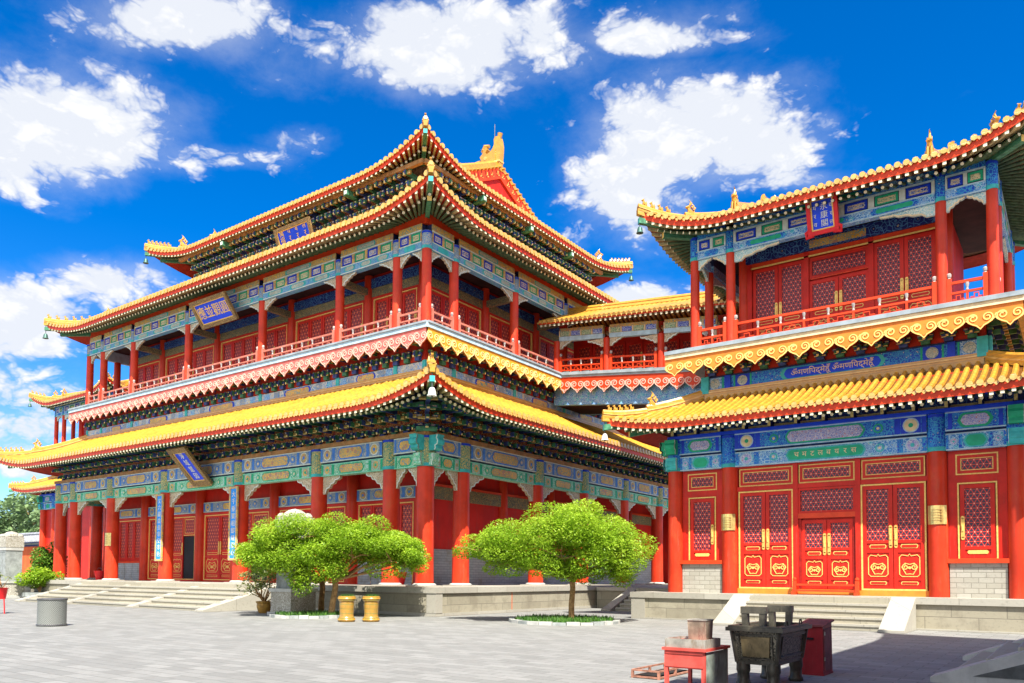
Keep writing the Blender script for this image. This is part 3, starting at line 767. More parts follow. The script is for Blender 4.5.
    def hips(s, root, corners, T, nb=5, bh=.34, big=.6, w=.13, h=.26, tipdrop=0, start=None):
        for i in range(4):
            P, (sx, sy) = s.corner(i)
            mb = MB(); n = 10
            tt = [T-(T+.12)*j/n for j in range(n+1)]
            pts = []
            for t in tt:
                p = P(max(t, 0)); 
                if t < 0: p = p+Vector((sx, sy, .25))*(-t)
                pts.append(p)
            for j in range(n):
                a, b = pts[j], pts[j+1]; d = (b-a); d.z = 0; d.normalize(); sd = Vector((-d.y, d.x, 0))*w; up = Vector((0, 0, h+(.12 if tt[j] > T*.42 else 0)))
                mb.box8([a-sd, a+sd, b+sd, b-sd, a-sd+up, a+sd+up, b+sd+up, b-sd+up], 'ridge_glaze')
                mb.tube([a+up, b+up], w*.8, 6, 'ridge_glaze')
                mb.box8([a-sd*1.25+up*.45, a+sd*1.25+up*.45, b+sd*1.25+up*.45, b-sd*1.25+up*.45, a-sd*1.25+up*.62, a+sd*1.25+up*.62, b+sd*1.25+up*.62, b-sd*1.25+up*.62], 'end_glaze')
            ob = mb.build('hip_ridge', root)
            if i in corners:
                dx, dy = sx*.7071, sy*.7071
                bm = MB(); tb = T*.42
                p = P(tb)+Vector((0, 0, h)); beast(bm, p.x, p.y, p.z, dx, dy, big, big=True); bm.build('ridge_beast', ob)
                for k in range(nb):
                    t = .05+(tb-.45)*k/max(1, nb); p = P(t)+Vector((0, 0, h+.04)); bm = MB(); beast(bm, p.x, p.y, p.z, dx, dy, bh); bm.build('ridge_figure', ob)
            # corner beam under the hip
            cb = MB()
            a = P(0, -.50)+Vector((sx, sy, 0))*.10; b = P(min(T, 2.0), -.62)
            d = (b-a); d.z = 0; d.normalize(); sd = Vector((-d.y, d.x, 0))*.10; up = Vector((0, 0, .22))
            cb.box8([a-sd, a+sd, b+sd, b-sd, a-sd+up, a+sd+up, b+sd+up, b-sd+up], 'bracket_green', caps='teal_paint')
            a2 = P(.55, -.80); b2 = P(min(T, 2.4), -.88)
            cb.box8([a2-sd, a2+sd, b2+sd, b2-sd, a2-sd+up, a2+sd+up, b2+sd+up, b2-sd+up], 'bracket_green', caps='gold_paint')
            e = P(0, -.14)+Vector((sx, sy, 0))*.14; f = P(.3, -.2)
            cb.box8([e-sd, e+sd, f+sd, f-sd, e-sd+up, e+sd+up, f+sd+up, f-sd+up], 'ridge_glaze')
            cb.build('corner_beam', root)
    def wall_ridge(s, root, h=.32, w=.16):
        mb = MB(); z = s.z0+s.prof(s.run); r = s.run
        for a, b, c, d in ((s.x0+r, s.x1-r, s.y0+r-w, s.y0+r+.02), (s.x0+r, s.x1-r, s.y1-r-.02, s.y1-r+w), (s.x0+r-w, s.x0+r+.02, s.y0+r-w, s.y1-r+w), (s.x1-r-.02, s.x1-r+w, s.y0+r-w, s.y1-r+w)):
            mb.box(a, b, c, d, z-.12, z+h*.55, 'ridge_glaze'); mb.box(a-.03, b+.03, c-.03, d+.03, z+h*.55+.002, z+h*.75, 'end_glaze'); mb.box(a, b, c, d, z+h*.75+.004, z+h, 'ridge_glaze')
        mb.build('wall_ridge', root)
    def gable_top(s, root, ridge_h=.75, chiwen_h=1.8, beastt=1.1, beasth=.8, gsides='LR', rod=False):
        zr = s.z0+s.prof(s.rr); ym = (s.y0+s.y1)/2; xa, xb = s.x0+s.g, s.x1-s.g
        mb = MB()
        mb.box(xa-.15, xb+.15, ym-.20, ym+.20, zr-.25, zr+ridge_h*.35, 'ridge_glaze'); mb.box(xa-.18, xb+.18, ym-.25, ym+.25, zr+ridge_h*.35+.002, zr+ridge_h*.5, 'end_glaze')
        mb.box(xa-.15, xb+.15, ym-.17, ym+.17, zr+ridge_h*.5+.004, zr+ridge_h*.85, 'ridge_glaze'); mb.tube([(xa-.15, ym, zr+ridge_h*.88), (xb+.15, ym, zr+ridge_h*.88)], .17, 8, 'ridge_glaze')
        mb.build('main_ridge', root)
        H = chiwen_h
        prof = [(0, 0), (.62, 0), (.66, .18), (.60, .30), (.64, .44), (.56, .52), (.52, .66), (.44, .74), (.40, .64), (.46, .54), (.40, .46), (.30, .50), (.22, .60), (.17, .74), (.18, .90), (.14, 1.0), (.03, .98), (0.0, .86), (-.03, .6), (-.02, .3)]
        curl = [(.52, .72), (.40, .80), (.28, .72), (.30, .60), (.42, .56), (.54, .62)]
        for xe, sg in ((xa, 1), (xb, -1)):
            f = Fr(xe-sg*.15, ym, sg, 0); c = MB()
            o = .22
            c.prism(f, [(a*H*1.4, zr+ridge_h*.3+b*H) for a, b in prof], -o, o, 'ridge_glaze')
            for oo in (-o-.05, o):
                c.prism(f, [(a*H*1.4, zr+ridge_h*.3+b*H) for a, b in [(.12, .06), (.55, .06), (.57, .3), (.5, .42), (.3, .42), (.12, .5)]], oo, oo+.05, 'ridge_glaze')
                disc(c, f, .62*H, zr+ridge_h*.3+.30*H, .07*H, oo-.02, oo+.07, 'end_glaze', 10)
            c.tube([f.p(.66*H, 0, zr+ridge_h*.3+.64*H), f.p(.80*H, 0, zr+ridge_h*.3+.70*H), f.p(.72*H, 0, zr+ridge_h*.3+.82*H), f.p(.55*H, 0, zr+ridge_h*.3+.80*H)], [.10*H, .11*H, .10*H, .06*H], 8, 'ridge_glaze')
            c.tube([f.p(.08*H, 0, zr+ridge_h*.3+.95*H), f.p(.05*H, 0, zr+ridge_h*.3+1.12*H)], [.07*H, .10*H], 8, 'ridge_glaze')
            c.tube([f.p(.22*H, o*1.2, zr+ridge_h*.3+.55*H), f.p(.12*H, o*1.4, zr+ridge_h*.3+.72*H)], [.06*H, .03*H], 6, 'ridge_glaze')
            ch = c.build('dragon_finial', root)
            if rod:
                rm = MB(); rm.tube([f.p(.3*H, 0, zr+ridge_h*.3+.5*H), f.p(.3*H, 0, zr+ridge_h*.3+1.55*H)], .025, 5, 'steel_dark'); rm.build('lightning_rod', ch)
            # gable wall + bargeboards
            n = 8; tv = [s.g*.55+(s.rr-s.g*.55)*j/n for j in range(n+1)]
            left = [(s.y0+t, s.z0+s.prof(t)) for t in tv]; right = [(s.y1-t, z) for (t, (y, z)) in zip(tv, left)]
            out = -sg
            g = MB(); X = xe+out*.0
            poly = [(X, y, z-.05) for y, z in left]+[(X, y, z-.05) for y, z in right[::-1][1:]]
            g.face(poly if out < 0 else poly[::-1], 'red_wall')
            for sidepts in (left, right):
                for j in range(n):
                    (ya, za), (yb, zb) = sidepts[j], sidepts[j+1]
                    g.box8([(X, ya, za-.75), (X+out*.12, ya, za-.75), (X+out*.12, yb, zb-.75), (X, yb, zb-.75), (X, ya, za-.02), (X+out*.12, ya, za-.02), (X+out*.12, yb, zb-.02), (X, yb, zb-.02)], 'red_trim')
                    for q in (.25, .75):
                        yy, zz = ya+(yb-ya)*q, za+(zb-za)*q
                        for dy_, dz_ in ((0, -.36), (.1, -.46), (-.1, -.46), (0, -.26)):
                            g.box(X+out*.12-.02, X+out*.12+.02, yy+dy_-.035, yy+dy_+.035, zz+dz_-.035, zz+dz_+.035, 'gold_paint')
                    ns = 3
                    for q in range(ns):
                        yy, zz = ya+(yb-ya)*(q+.5)/ns, za+(zb-za)*(q+.5)/ns
                        g.tube([(X+out*.0, yy, zz+.06), (X+out*.34, yy, zz+.0)], .075, 6, 'tile_glaze')
            gt = MB()
            zc = s.z0+s.prof(s.g)
            gt.box(X-.03, X+.03, ym-.75, ym+.75, zr-2.6, zr-2.1, 'gold_paint'); gt.box(X-.05, X+.05, ym-.35, ym+.35, zr-2.9, zr-1.8, 'cream_paint')
            go = g.build('gable', root); gt.build('gable_relief', go)
            # vertical ridges running down front and back slopes
            for sd, sgn in (('F', 1), ('B', -1)):
                v = MB(); n2 = 10
                a0 = s.g if xe == xa else s.L['F']-s.g
                if sd == 'B': a0 = s.L['B']-a0
                pts = [s.pt(sd, a0, s.rr-(s.rr-beastt)*j/n2, 0)+Vector((-out*.12, 0, 0)) for j in range(n2+1)]
                for j in range(n2):
                    a, b = pts[j], pts[j+1]; sdv = Vector((.15, 0, 0)); up = Vector((0, 0, .42))
                    v.box8([a-sdv, a+sdv, b+sdv, b-sdv, a-sdv+up, a+sdv+up, b+sdv+up, b-sdv+up], 'ridge_glaze'); v.tube([a+up, b+up], .13, 6, 'ridge_glaze')
                vo = v.build('gable_ridge', root)
                p = pts[-1]; bm = MB(); beast(bm, p.x, p.y, p.z+.2, 0, -sgn, beasth, big=True); bm.build('ridge_beast', vo)

def bell(x, y, z, h, label, m='bell_bronze'):
    t = thing('wind_bell', label, 'bell', (x, y, z-h), 'bronze bells hanging from the eave corners')
    mb = MB(); mb.lathe((x, y), [(.0, z-h*.30), (h*.16, z-h*.34), (h*.24, z-h*.50), (h*.28, z-h*.80), (h*.36, z-h*.92), (h*.33, z-h*.92)], 10, m); mb.build('bell_body', t, smooth=True)
    mb = MB(); mb.tube([(x, y, z+h*.9), (x, y, z-h*.3)], h*.04, 5, 'steel_dark'); mb.tube([(x, y, z-h*.85), (x, y, z-h*1.0)], h*.09, 6, 'steel_dark'); mb.build('clapper', t)

# ------------------------------------------------------------------ more paints for the two buildings
plain('pink_board', (.62, .145, .12), .6, .12, 3, dirt=(.58, .17, .14))
plain('pink_line', (.76, .46, .36), .55, .1, 3)
plain('amber_board', (.74, .32, .03), .5, .12, 3, dirt=(.66, .28, .04))
plain('amber_line', (.84, .64, .26), .5, .1, 3)
plain('buff_board', (.78, .46, .16), .5, .12, 3)
plain('buff_line', (.80, .56, .17), .5, .1, 3)
plain('plate_brown', (.34, .17, .06), .6, .3, 3)
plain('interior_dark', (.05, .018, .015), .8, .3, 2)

def eave_prof(a, b): return lambda t: a*max(t, 0)+b*max(t, 0)**2

# ================================================================== GREAT PAVILION
XL, XR, YF, YB = -56.77, -23.10, 25.31, 54.9
XM = (XL+XR)/2
hall = thing('temple_pavilion', 'largest red temple pavilion with three tiers of yellow tiled eaves and a dragon-ended ridge', 'pavilion', (XM, YF, 0))
ZP = 1.17
mb = MB()
mb.box(XL-2.25, XR+2.22, YF-1.76, YB+2, -.3, ZP-.24, 'platform_face'); mb.box(XL-2.33, XR+2.30, YF-1.84, YB+2.1, ZP-.238, ZP, 'platform_cap')
mb.box(XL-2.29, XR+2.26, YF-1.80, YB+2.05, -.3, .13, 'platform_cap')
for x in (XR+2.0,):
    mb.box(x-.22, x+.275, YF-1.81, YF-1.4, .135, ZP-.241, 'platform_cap')
for y in (28.7, 33.5):
    mb.box(XR+2.21, XR+2.235, y, y+.03, .14, ZP-.25, 'red_orange_wall') if y < 30 else None
plat = mb.build('platform', hall)
# front stairs with sloping side stones
def stairs(root, fr, a0, a1, run, z1, n, ramps, rw=.5, name='staircase', cheek='platform_cap', inset=False):
    mb = MB(); h = z1/n; d = run/n
    for i in range(n):
        mb.fbox(fr, a0, a1, -.0, run-d*i-.001*i, h*i-.02, h*(i+1)-.012*(0 if i < n-1 else 1), 'step_stone')
        mb.fbox(fr, a0+.01, a1-.01, run-d*(i+1), run-d*i+.03, h*(i+1)-.07, h*(i+1)-.004, 'platform_cap') if i < n-1 else None
    st = mb.build(name, root)
    for r in ramps:
        c = MB(); P = fr.p
        L = [(-.02, 0), (run+.35, 0), (run+.35, .08), (.0, z1+.02), (-.02, z1+.02)]
        v0 = [P(r-rw/2, o, z) for o, z in L]; v1 = [P(r+rw/2, o, z) for o, z in L]; k = len(L)
        c.raw(v0+v1, [tuple(range(k)), tuple(range(2*k-1, k-1, -1))]+[((i+1) % k, i, i+k, (i+1) % k+k) for i in range(k)], cheek)
        if inset:
            for sd in (-1, 1):
                e = r+sd*(rw/2+.012)
                c.raw([P(e, .25, .14), P(e, run-.25, .14), P(e, .25, z1-.30), P(e-sd*.02, .25, .14), P(e-sd*.02, run-.25, .14), P(e-sd*.02, .25, z1-.30)], [(0, 1, 2), (5, 4, 3), (0, 3, 4, 1), (1, 4, 5, 2), (2, 5, 3, 0)], 'dark_stone')
        c.build('ramp_stone', st)
    return st
fS = Fr(XM, YF-1.85, 1, 0)
stairs(hall, fS, -8.6, 9.2, 3.7, ZP-.02, 6, [-8.6, -3.1, 3.45, 9.2], .62)

# ---- ground storey
GX = [-56.77, -54.7, -49.8, -43.53, -36.33, -30.07, -25.17, -23.10]
GY = [25.31, 27.75, 33.85, 38.5, 43.4, 48.3, 52.7, 54.9]
FF = Fr(XL, YF, 1, 0); FRt = Fr(XR, YF, 0, 1); FL = Fr(XL, YB, 0, -1)
sF = [x-XL for x in GX]; sR = [y-YF for y in GY]
ZC = 6.37
cols = [(FF, s) for s in sF]+[(FRt, s) for s in sR[1:]]
for fr, s in cols: column(hall, fr, s, 0, ZP, ZC, .395, head='column_head', zh=7.72)
for y in GY[1:]: column(hall, Fr(XL, y, 0, 1), 0, 0, ZP, ZC, .39, head='column_head', zh=7.72)
for fr, ss in ((FF, sF), (FRt, sR)):
    for i in range(len(ss)-1):
        a, b = ss[i]+.36, ss[i+1]-.36
        painted_beam(hall, fr, a, b, .20, ZC, 6.94, .4, 'mint'); painted_beam(hall, fr, a, b, .26, 7.02, 7.72, .5, 'faded')
        w = min(1.2, (b-a)*.42)
        for s, sg in ((a-.02, 1), (b+.02, -1)): queti(hall, fr, s, sg, 0, ZC, w, .85, 'queti', .16)
    mb = MB(); mb.fbox(fr, ss[0]-.3, ss[-1]+.3, -.25, .40, 7.722, 7.90, 'plate_brown'); mb.fbox(fr, ss[0], ss[-1], -.1, .1, 6.944, 7.016, 'ink'); mb.build('plate_beam', hall)
for fr in (FL, Fr(XR, YB, -1, 0)):
    L = (YB-YF) if fr is FL else XR-XL
    mb = MB(); mb.fbox(fr, 0, L, -.2, .2, ZC, 7.9, 'mint_beam'); mb.build('painted_beam', hall)
bracket_row(hall, FF, 0, sF[-1], 0, 7.9, 9.15, 1.15, 3, .74); bracket_row(hall, FRt, 0, sR[-1], 0, 7.9, 9.15, 1.15, 3, .74)
mb = MB()
for fr, L in ((FF, sF[-1]), (FRt, sR[-1])):
    mb.fbox(fr, -1.0, L+1.0, 1.02, 1.28, 9.12, 9.30, 'dark_beam'); mb.fbox(fr, -.4, L+.4, .45, .62, 8.95, 9.1, 'bracket_green')
mb.build('eave_purlin', hall)
# crossing beam ends and the diagonal bracket stack at the corner columns
def corner_ends(root, x, y, sg, z0, z1, r, ln, m):
    fr = Fr(x, y, 1, 0)
    for f_, sa in ((Fr(x, y, sg, 0), 1), (Fr(x, y, 0, -1), 1)):
        mb = MB(); h = z1-z0
        pts = [(r*.6, z0), (r+ln*.55, z0), (r+ln*.75, z0+h*.12), (r+ln*.70, z0+h*.3), (r+ln*.95, z0+h*.38), (r+ln, z0+h*.62), (r+ln*.85, z0+h*.78), (r+ln*.95, z1), (r*.6, z1)]
        mb.prism(f_, pts, -.2, .2, m, m)
        for o in (-.215, .2): mb.ribbon(f_, [(a+(-.05 if i else 0), zz+.0) for i, (a, zz) in enumerate(pts[1:-1])], .05, o, o+.015, 'pale_paint')
        mb.build('beam_end', root)
corner_ends(hall, XR, YF, 1, 7.04, 7.70, .4, .5, 'teal_paint'); corner_ends(hall, XR, YF, 1, 6.40, 6.92, .4, .22, 'mint_beam')
mb = MB(); fd = Fr(XR, YF, .7071, .7071); bracket_set(mb, fd, 0, .1, 7.9, 9.15, 2.0, 4, 1.1, 1); mb.fbox(fd, -.45, .45, -.2, .5, 7.86, 8.05, 'bracket_green'); mb.build('corner_bracket_stack', hall)
# inner walls with doors
IN = 2.2
WF = Fr(XL+IN, YF+IN, 1, 0); WR = Fr(XR-IN, YF+IN, 0, 1); WL = Fr(XL+IN, YB-IN, 0, -1); WB = Fr(XR-IN, YB-IN, -1, 0)
LW, LD = XR-XL-2*IN, YB-YF-2*IN
mb = MB(); mb.fbox(WF, 0, LW, -.35, -.1, ZP, 8.6, 'red_lacquer')
mb.fbox(WR, 0, LD, -.4, 0, ZP+1.75, 8.6, 'red_wall'); mb.fbox(WR, 0, LD, -.4, .06, ZP, ZP+1.75, 'grey_brick')
mb.fbox(WL, 0, LD, -.4, 0, ZP, 8.6, 'red_wall'); mb.fbox(WB, 0, LW, -.4, 0, ZP, 8.6, 'red_wall')
mb.box(XR-.2, XR+.05, 52.9, YB-.3, ZP, 6.3, 'red_wall'); mb.box(XR-2.3, XR-.2, 52.9, 53.2, ZP, 6.3, 'red_wall')
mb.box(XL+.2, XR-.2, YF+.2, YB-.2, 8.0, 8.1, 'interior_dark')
mb.build('wall', hall)
wx = [-IN+s for s in sF]; wx[0] = 0; wx[-1] = LW
wcol = sorted(set([round(v, 3) for v in [0.0, 2.7, 7.6, 13.85, 21.05, 27.3, 32.2-5.0+2.2, LW]]))
wcol = [0.0]+[x-XL-IN for x in GX[2:-2]]+[LW]
for s in wcol: column(hall, WF, s, 0, ZP, 8.0, .34, base=False)
for i in range(len(wcol)-1):
    a, b = wcol[i]+.33, wcol[i+1]-.33; L = b-a
    painted_beam(hall, WF, a, b, .05, 5.35, 5.95, .2, 'faded')
    mb = MB(); frame_rect(mb, WF, a, b, ZP, 5.33, -.1, .06, .16, 'red_lacquer'); mb.build('door_frame', hall)
    n = 4; w = (L-.36)/n
    for k in range(n):
        s0 = a+.18+k*w; s1 = s0+w-.04
        if (i, k) in ((1, 3), (2, 3)):
            mb = MB(); mb.fbox(WF, s0, s1, -.08, -.04, ZP+.1, 3.95, 'dark_opening'); mb.build('doorway', hall)
            transom(hall, WF, s0, s1, -.02, 4.0, 5.15, 'lattice_red', True)
        elif i in (0, len(wcol)-2):
            mb = MB(); mb.fbox(WF, s0, s1, -.1, .08, ZP, ZP+1.15, 'grey_brick'); mb.fbox(WF, s0-.02, s1+.02, -.1, .12, ZP+1.152, ZP+1.27, 'red_trim'); mb.build('dado', hall)
            door_leaf(hall, WF, s0, s1, -.04, ZP+1.3, 5.15, 'lattice_red', False, False, None, ZP+1.5, 'window')
        else:
            door_leaf(hall, WF, s0, s1, -.04, ZP+.12, 5.15, 'lattice_red', True, True, 'R' if k % 2 == 0 else 'L')
    for s0 in (a+.16,):
        mb = MB(); frame_rect(mb, WF, a+.165, b-.165, ZP+.10, 5.17, -.04, .075, .05, 'gold_paint'); mb.build('gold_moulding', hall)
for s in (GY[2]-YF-IN, GY[3]-YF-IN, GY[4]-YF-IN, GY[5]-YF-IN, GY[6]-YF-IN):
    column(hall, WR, s, 0, ZP+1.76, 8.0, .3, base=False)
mb = MB(); mb.fbox(WR, .4, LD-.2, 0, .12, 5.35, 5.95, 'inner_beam'); mb.fbox(WR, .4, LD-.2, 0, .16, 5.96, 6.08, 'red_trim'); mb.build('painted_beam', hall)

R1 = Roof((XL-2.8, XR+2.8, YF-2.8, YB+2.8), 8.82, eave_prof(.40, .0256), .72, 4.6, .28, run=3.9)
R1.tiles(hall, 'FR', .37, 6); R1.eave(hall, 'FR', .34, 1.0, 2.2); R1.hips(hall, (0, 1, 2), 3.9, 6, .36, .62); R1.wall_ridge(hall, .30)

# ---- waist storey, balcony
E1 = 1.1
MF = Fr(XL+E1, YF+E1, 1, 0); MR = Fr(XR-E1, YF+E1, 0, 1); MLf = Fr(XL+E1, YB-E1, 0, -1); MBk = Fr(XR-E1, YB-E1, -1, 0)
LM, LMD = XR-XL-2*E1, YB-YF-2*E1
UX = [-55.67, -53.75, -49.8, -43.53, -36.33, -30.07, -26.05, -24.20]; UY = [26.41, 28.35, 33.3, 38.2, 43.1, 48.0, 51.9, 53.8]
uF = [x-XL-E1 for x in UX]; uR = [y-YF-E1 for y in UY]
mb = MB()
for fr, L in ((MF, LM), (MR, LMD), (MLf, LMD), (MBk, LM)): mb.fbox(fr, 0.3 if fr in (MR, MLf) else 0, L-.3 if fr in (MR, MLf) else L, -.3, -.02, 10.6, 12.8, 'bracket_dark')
mb.build('wall', hall)
for fr, us in ((MF, uF), (MR, uR)):
    for i in range(len(us)-1):
        a, b = us[i]+.12, us[i+1]-.12
        mb = MB(); mb.fbox(fr, a, b, -.02, .05, 10.98, 11.46, 'wall_frieze')
        L = b-a
        if L > 2.5:
            hexpanel(mb, fr, a+L*.32, b-L*.32, 11.02, 11.42, .05, .062, 'blue_paint'); hexpanel(mb, fr, a+L*.34, b-L*.34, 11.06, 11.38, .062, .07, 'gold_panel')
            for k in (.08, .22, .78, .92): mb.fbox(fr, a+L*k-.22, a+L*k+.22, .05, .062, 11.03, 11.41, 'faded_beam' if k in (.22, .78) else 'vivid_teal')
        mb.build('painted_frieze', hall)
    for s in us:
        mb = MB(); mb.fbox(fr, s-.12, s+.12, -.02, .09, 10.9, 11.5, 'teal_paint'); mb.build('frieze_post', hall)
    bracket_row(hall, fr, 0, us[-1], .05, 11.5, 12.5, .60, 2, .70, 'soffit_red')
OB = .9
FBF = Fr(XL+E1-OB, YF+E1-OB, 1, 0); FBR = Fr(XR-E1+OB, YF+E1-OB, 0, 1)
scallop_fascia(hall, FBF, 0, LM+2*OB, 0, 12.95, 12.50, 12.24, 11.84, .80, 'pink_board', 'pink_line', hb=.09, hc=.20)
scallop_fascia(hall, FBR, 0, LMD+2*OB, 0, 12.95, 12.50, 12.24, 11.84, .84, 'amber_board', 'amber_line', hb=.09, hc=.20)
mb = MB(); mb.box(XL+.22, XR-.22, YF+.22, YB-.22, 12.66, 12.92, 'slate_edge'); mb.build('balcony_floor', hall)
ZB = 12.93; ZU = 16.67
for fr, us in ((MF, uF), (MR, uR[1:])):
    for s in us: column(hall, fr, s, 0, ZB, ZU, .235, base=False, head='faded_beam', zh=17.5, seg=14)
for s in uR: column(hall, MLf, s, 0, ZB, ZU, .235, base=False, seg=10)
for fr, us in ((MF, uF), (MR, uR)):
    for i in range(len(us)-1):
        a, b = us[i]+.2, us[i+1]-.2
        panel_beam(hall, fr, a, b, .16, ZU, 17.07, 17.90, .34, 'sky', post='gold_panel')
        w = min(.95, (b-a)*.42)
        for s, sg in ((a, 1), (b, -1)): queti(hall, fr, s, sg, 0, ZU, w, .52, 'queti', .12)
        railing(hall, fr, us[i]+.26, us[i+1]-.26, .12, ZB, .92, .80, wood='rail_faded')
mb = MB(); mb.fbox(MF, 0, LM, -.12, .06, 17.92, 18.55, 'red_trim'); mb.fbox(MR, .14, LMD, -.12, .06, 17.92, 18.55, 'red_trim'); mb.build('eave_board', hall)
mb = MB(); mb.fbox(MLf, 0, LMD, -.15, .15, ZU, 17.9, 'pale_blue'); mb.fbox(MBk, 0, LM, -.15, .15, ZU, 17.9, 'pale_blue'); mb.build('painted_beam', hall)
# upper inner wall
E2 = 3.1
VF = Fr(XL+E2, YF+E2, 1, 0); VR = Fr(XR-E2, YF+E2, 0, 1)
LV, LVD = XR-XL-2*E2, YB-YF-2*E2
mb = MB(); mb.box(XL+E2, XR-E2, YF+E2+.1, YF+E2+.4, ZB, 17.6, 'red_lacquer'); mb.box(XR-E2-.4, XR-E2-.1, YF+E2+.4, YB-E2, ZB, 17.6, 'red_lacquer'); mb.box(XL+E2, XL+E2+.3, YF+E2+.4, YB-E2, ZB, 17.6, 'red_wall'); mb.box(XL+E2+.3, XR-E2-.4, YB-E2-.3, YB-E2, ZB, 17.6, 'red_wall')
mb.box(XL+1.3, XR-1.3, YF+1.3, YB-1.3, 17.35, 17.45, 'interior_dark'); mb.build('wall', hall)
vF = [0]+[x-XL-E2 for x in UX[2:-2]]+[LV]; vR = [0]+[y-YF-E2 for y in UY[2:-2]]+[LVD]
for fr, vs in ((VF, vF), (VR, vR)):
    for s in vs[(1 if fr is VR else 0):]: column(hall, fr, s, 0, ZB, 17.3, .26, base=False, seg=12)
    for i in range(len(vs)-1):
        a, b = vs[i]+.26, vs[i+1]-.26; L = b-a
        mb = MB(); mb.fbox(fr, a, b, -.1, .06, 16.15, 16.60, 'inner_beam'); frame_rect(mb, fr, a, b, ZB, 16.14, -.1, .05, .14, 'red_lacquer'); frame_rect(mb, fr, a+.14, b-.14, ZB+.14, 16.00, -.1, .07, .04, 'gold_paint'); mb.fbox(fr, a, b, -.1, .12, 16.61, 17.1, 'dark_beam'); mb.build('door_frame', hall)
        n = max(3, round(L/1.15)); w = (L-.4)/n
        for k in range(n): door_leaf(hall, fr, a+.2+k*w, a+.2+(k+1)*w-.03, -.06, ZB+.2, 15.95, 'lattice_red', True, False, 'R' if k % 2 == 0 else None)
        # tie beams to the outer row
        if i: mb = MB(); mb.fbox(fr, vs[i]-.12, vs[i]+.12, .1, 2.0, 16.25, 16.6, 'inner_beam'); mb.build('tie_beam', hall)

R2 = Roof((XL-.7, XR+.7, YF-.7, YB+.7), 18.10, eave_prof(.36, .010), .78, 4.6, .22, run=6.0)
R2.tiles(hall, 'FR', .37, 5); R2.eave(hall, 'FR', .34, .85, 1.75); R2.hips(hall, (0, 1, 2), 6.0, 6, .36, .62)
# ---- top storey
E3 = 5.3; E4 = 7.4
TF = Fr(XL+E4, YF+E3, 1, 0); TR = Fr(XR-E3, YF+E3, 0, 1); TL = Fr(XL+E4, YB-E4, 0, -1); TB = Fr(XR-E3, YB-E4, -1, 0)
LT, LTD = XR-XL-E3-E4, YB-YF-E3-E4
mb = MB()
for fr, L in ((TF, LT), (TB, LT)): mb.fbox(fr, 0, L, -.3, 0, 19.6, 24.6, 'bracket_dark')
for fr, L in ((TR, LTD), (TL, LTD)): mb.fbox(fr, .3, L-.3, -.3, 0, 19.6, 24.6, 'bracket_dark')
mb.build('wall', hall)
for fr, L in ((TF, LT), (TR, LTD)):
    mb = MB(); mb.fbox(fr, 0, L, 0, .12, 20.3, 21.3, 'faded_beam'); mb.build('painted_beam', hall)
    bracket_row(hall, fr, 0, L, .05, 21.3, 23.3, .95, 4, .72)
    mb = MB(); mb.fbox(fr, -.9, L+.9, .82, 1.04, 23.22, 23.44, 'plate_brown'); mb.build('eave_purlin', hall)
    for k in (.22, .5, .78):
        if fr is TF and k == .5: continue
        s = L*k; mb = MB(); mb.fbox(fr, s-.15, s+.15, .6, 1.35, 22.9, 23.2, 'bracket_green'); mb.fbox(fr, s-.10, s+.10, 1.35, 1.37, 22.95, 23.15, 'pale_paint'); mb.build('beam_end', hall)
R3 = Roof((XL+3.9, XR-3.9, YF+3.9, YB-3.9), 23.62, eave_prof(.34, .0088), 1.0, 5.4, .3, gable=3.45, ridge_run=10.9)
R3.rr = (YB-YF-7.8)/2
R3.tiles(hall, 'FR', .37, 7); R3.eave(hall, 'FR', .34, .9, 2.2); R3.hips(hall, (0, 1, 2), 3.45, 6, .36, .7); R3.gable_top(hall, .9, 1.8, 2.4, .9, rod=True)

filigree('tablet_frame', (.10, .06, .035), (.36, .24, .08), (.26, .05, .03), 9, .06, .16)
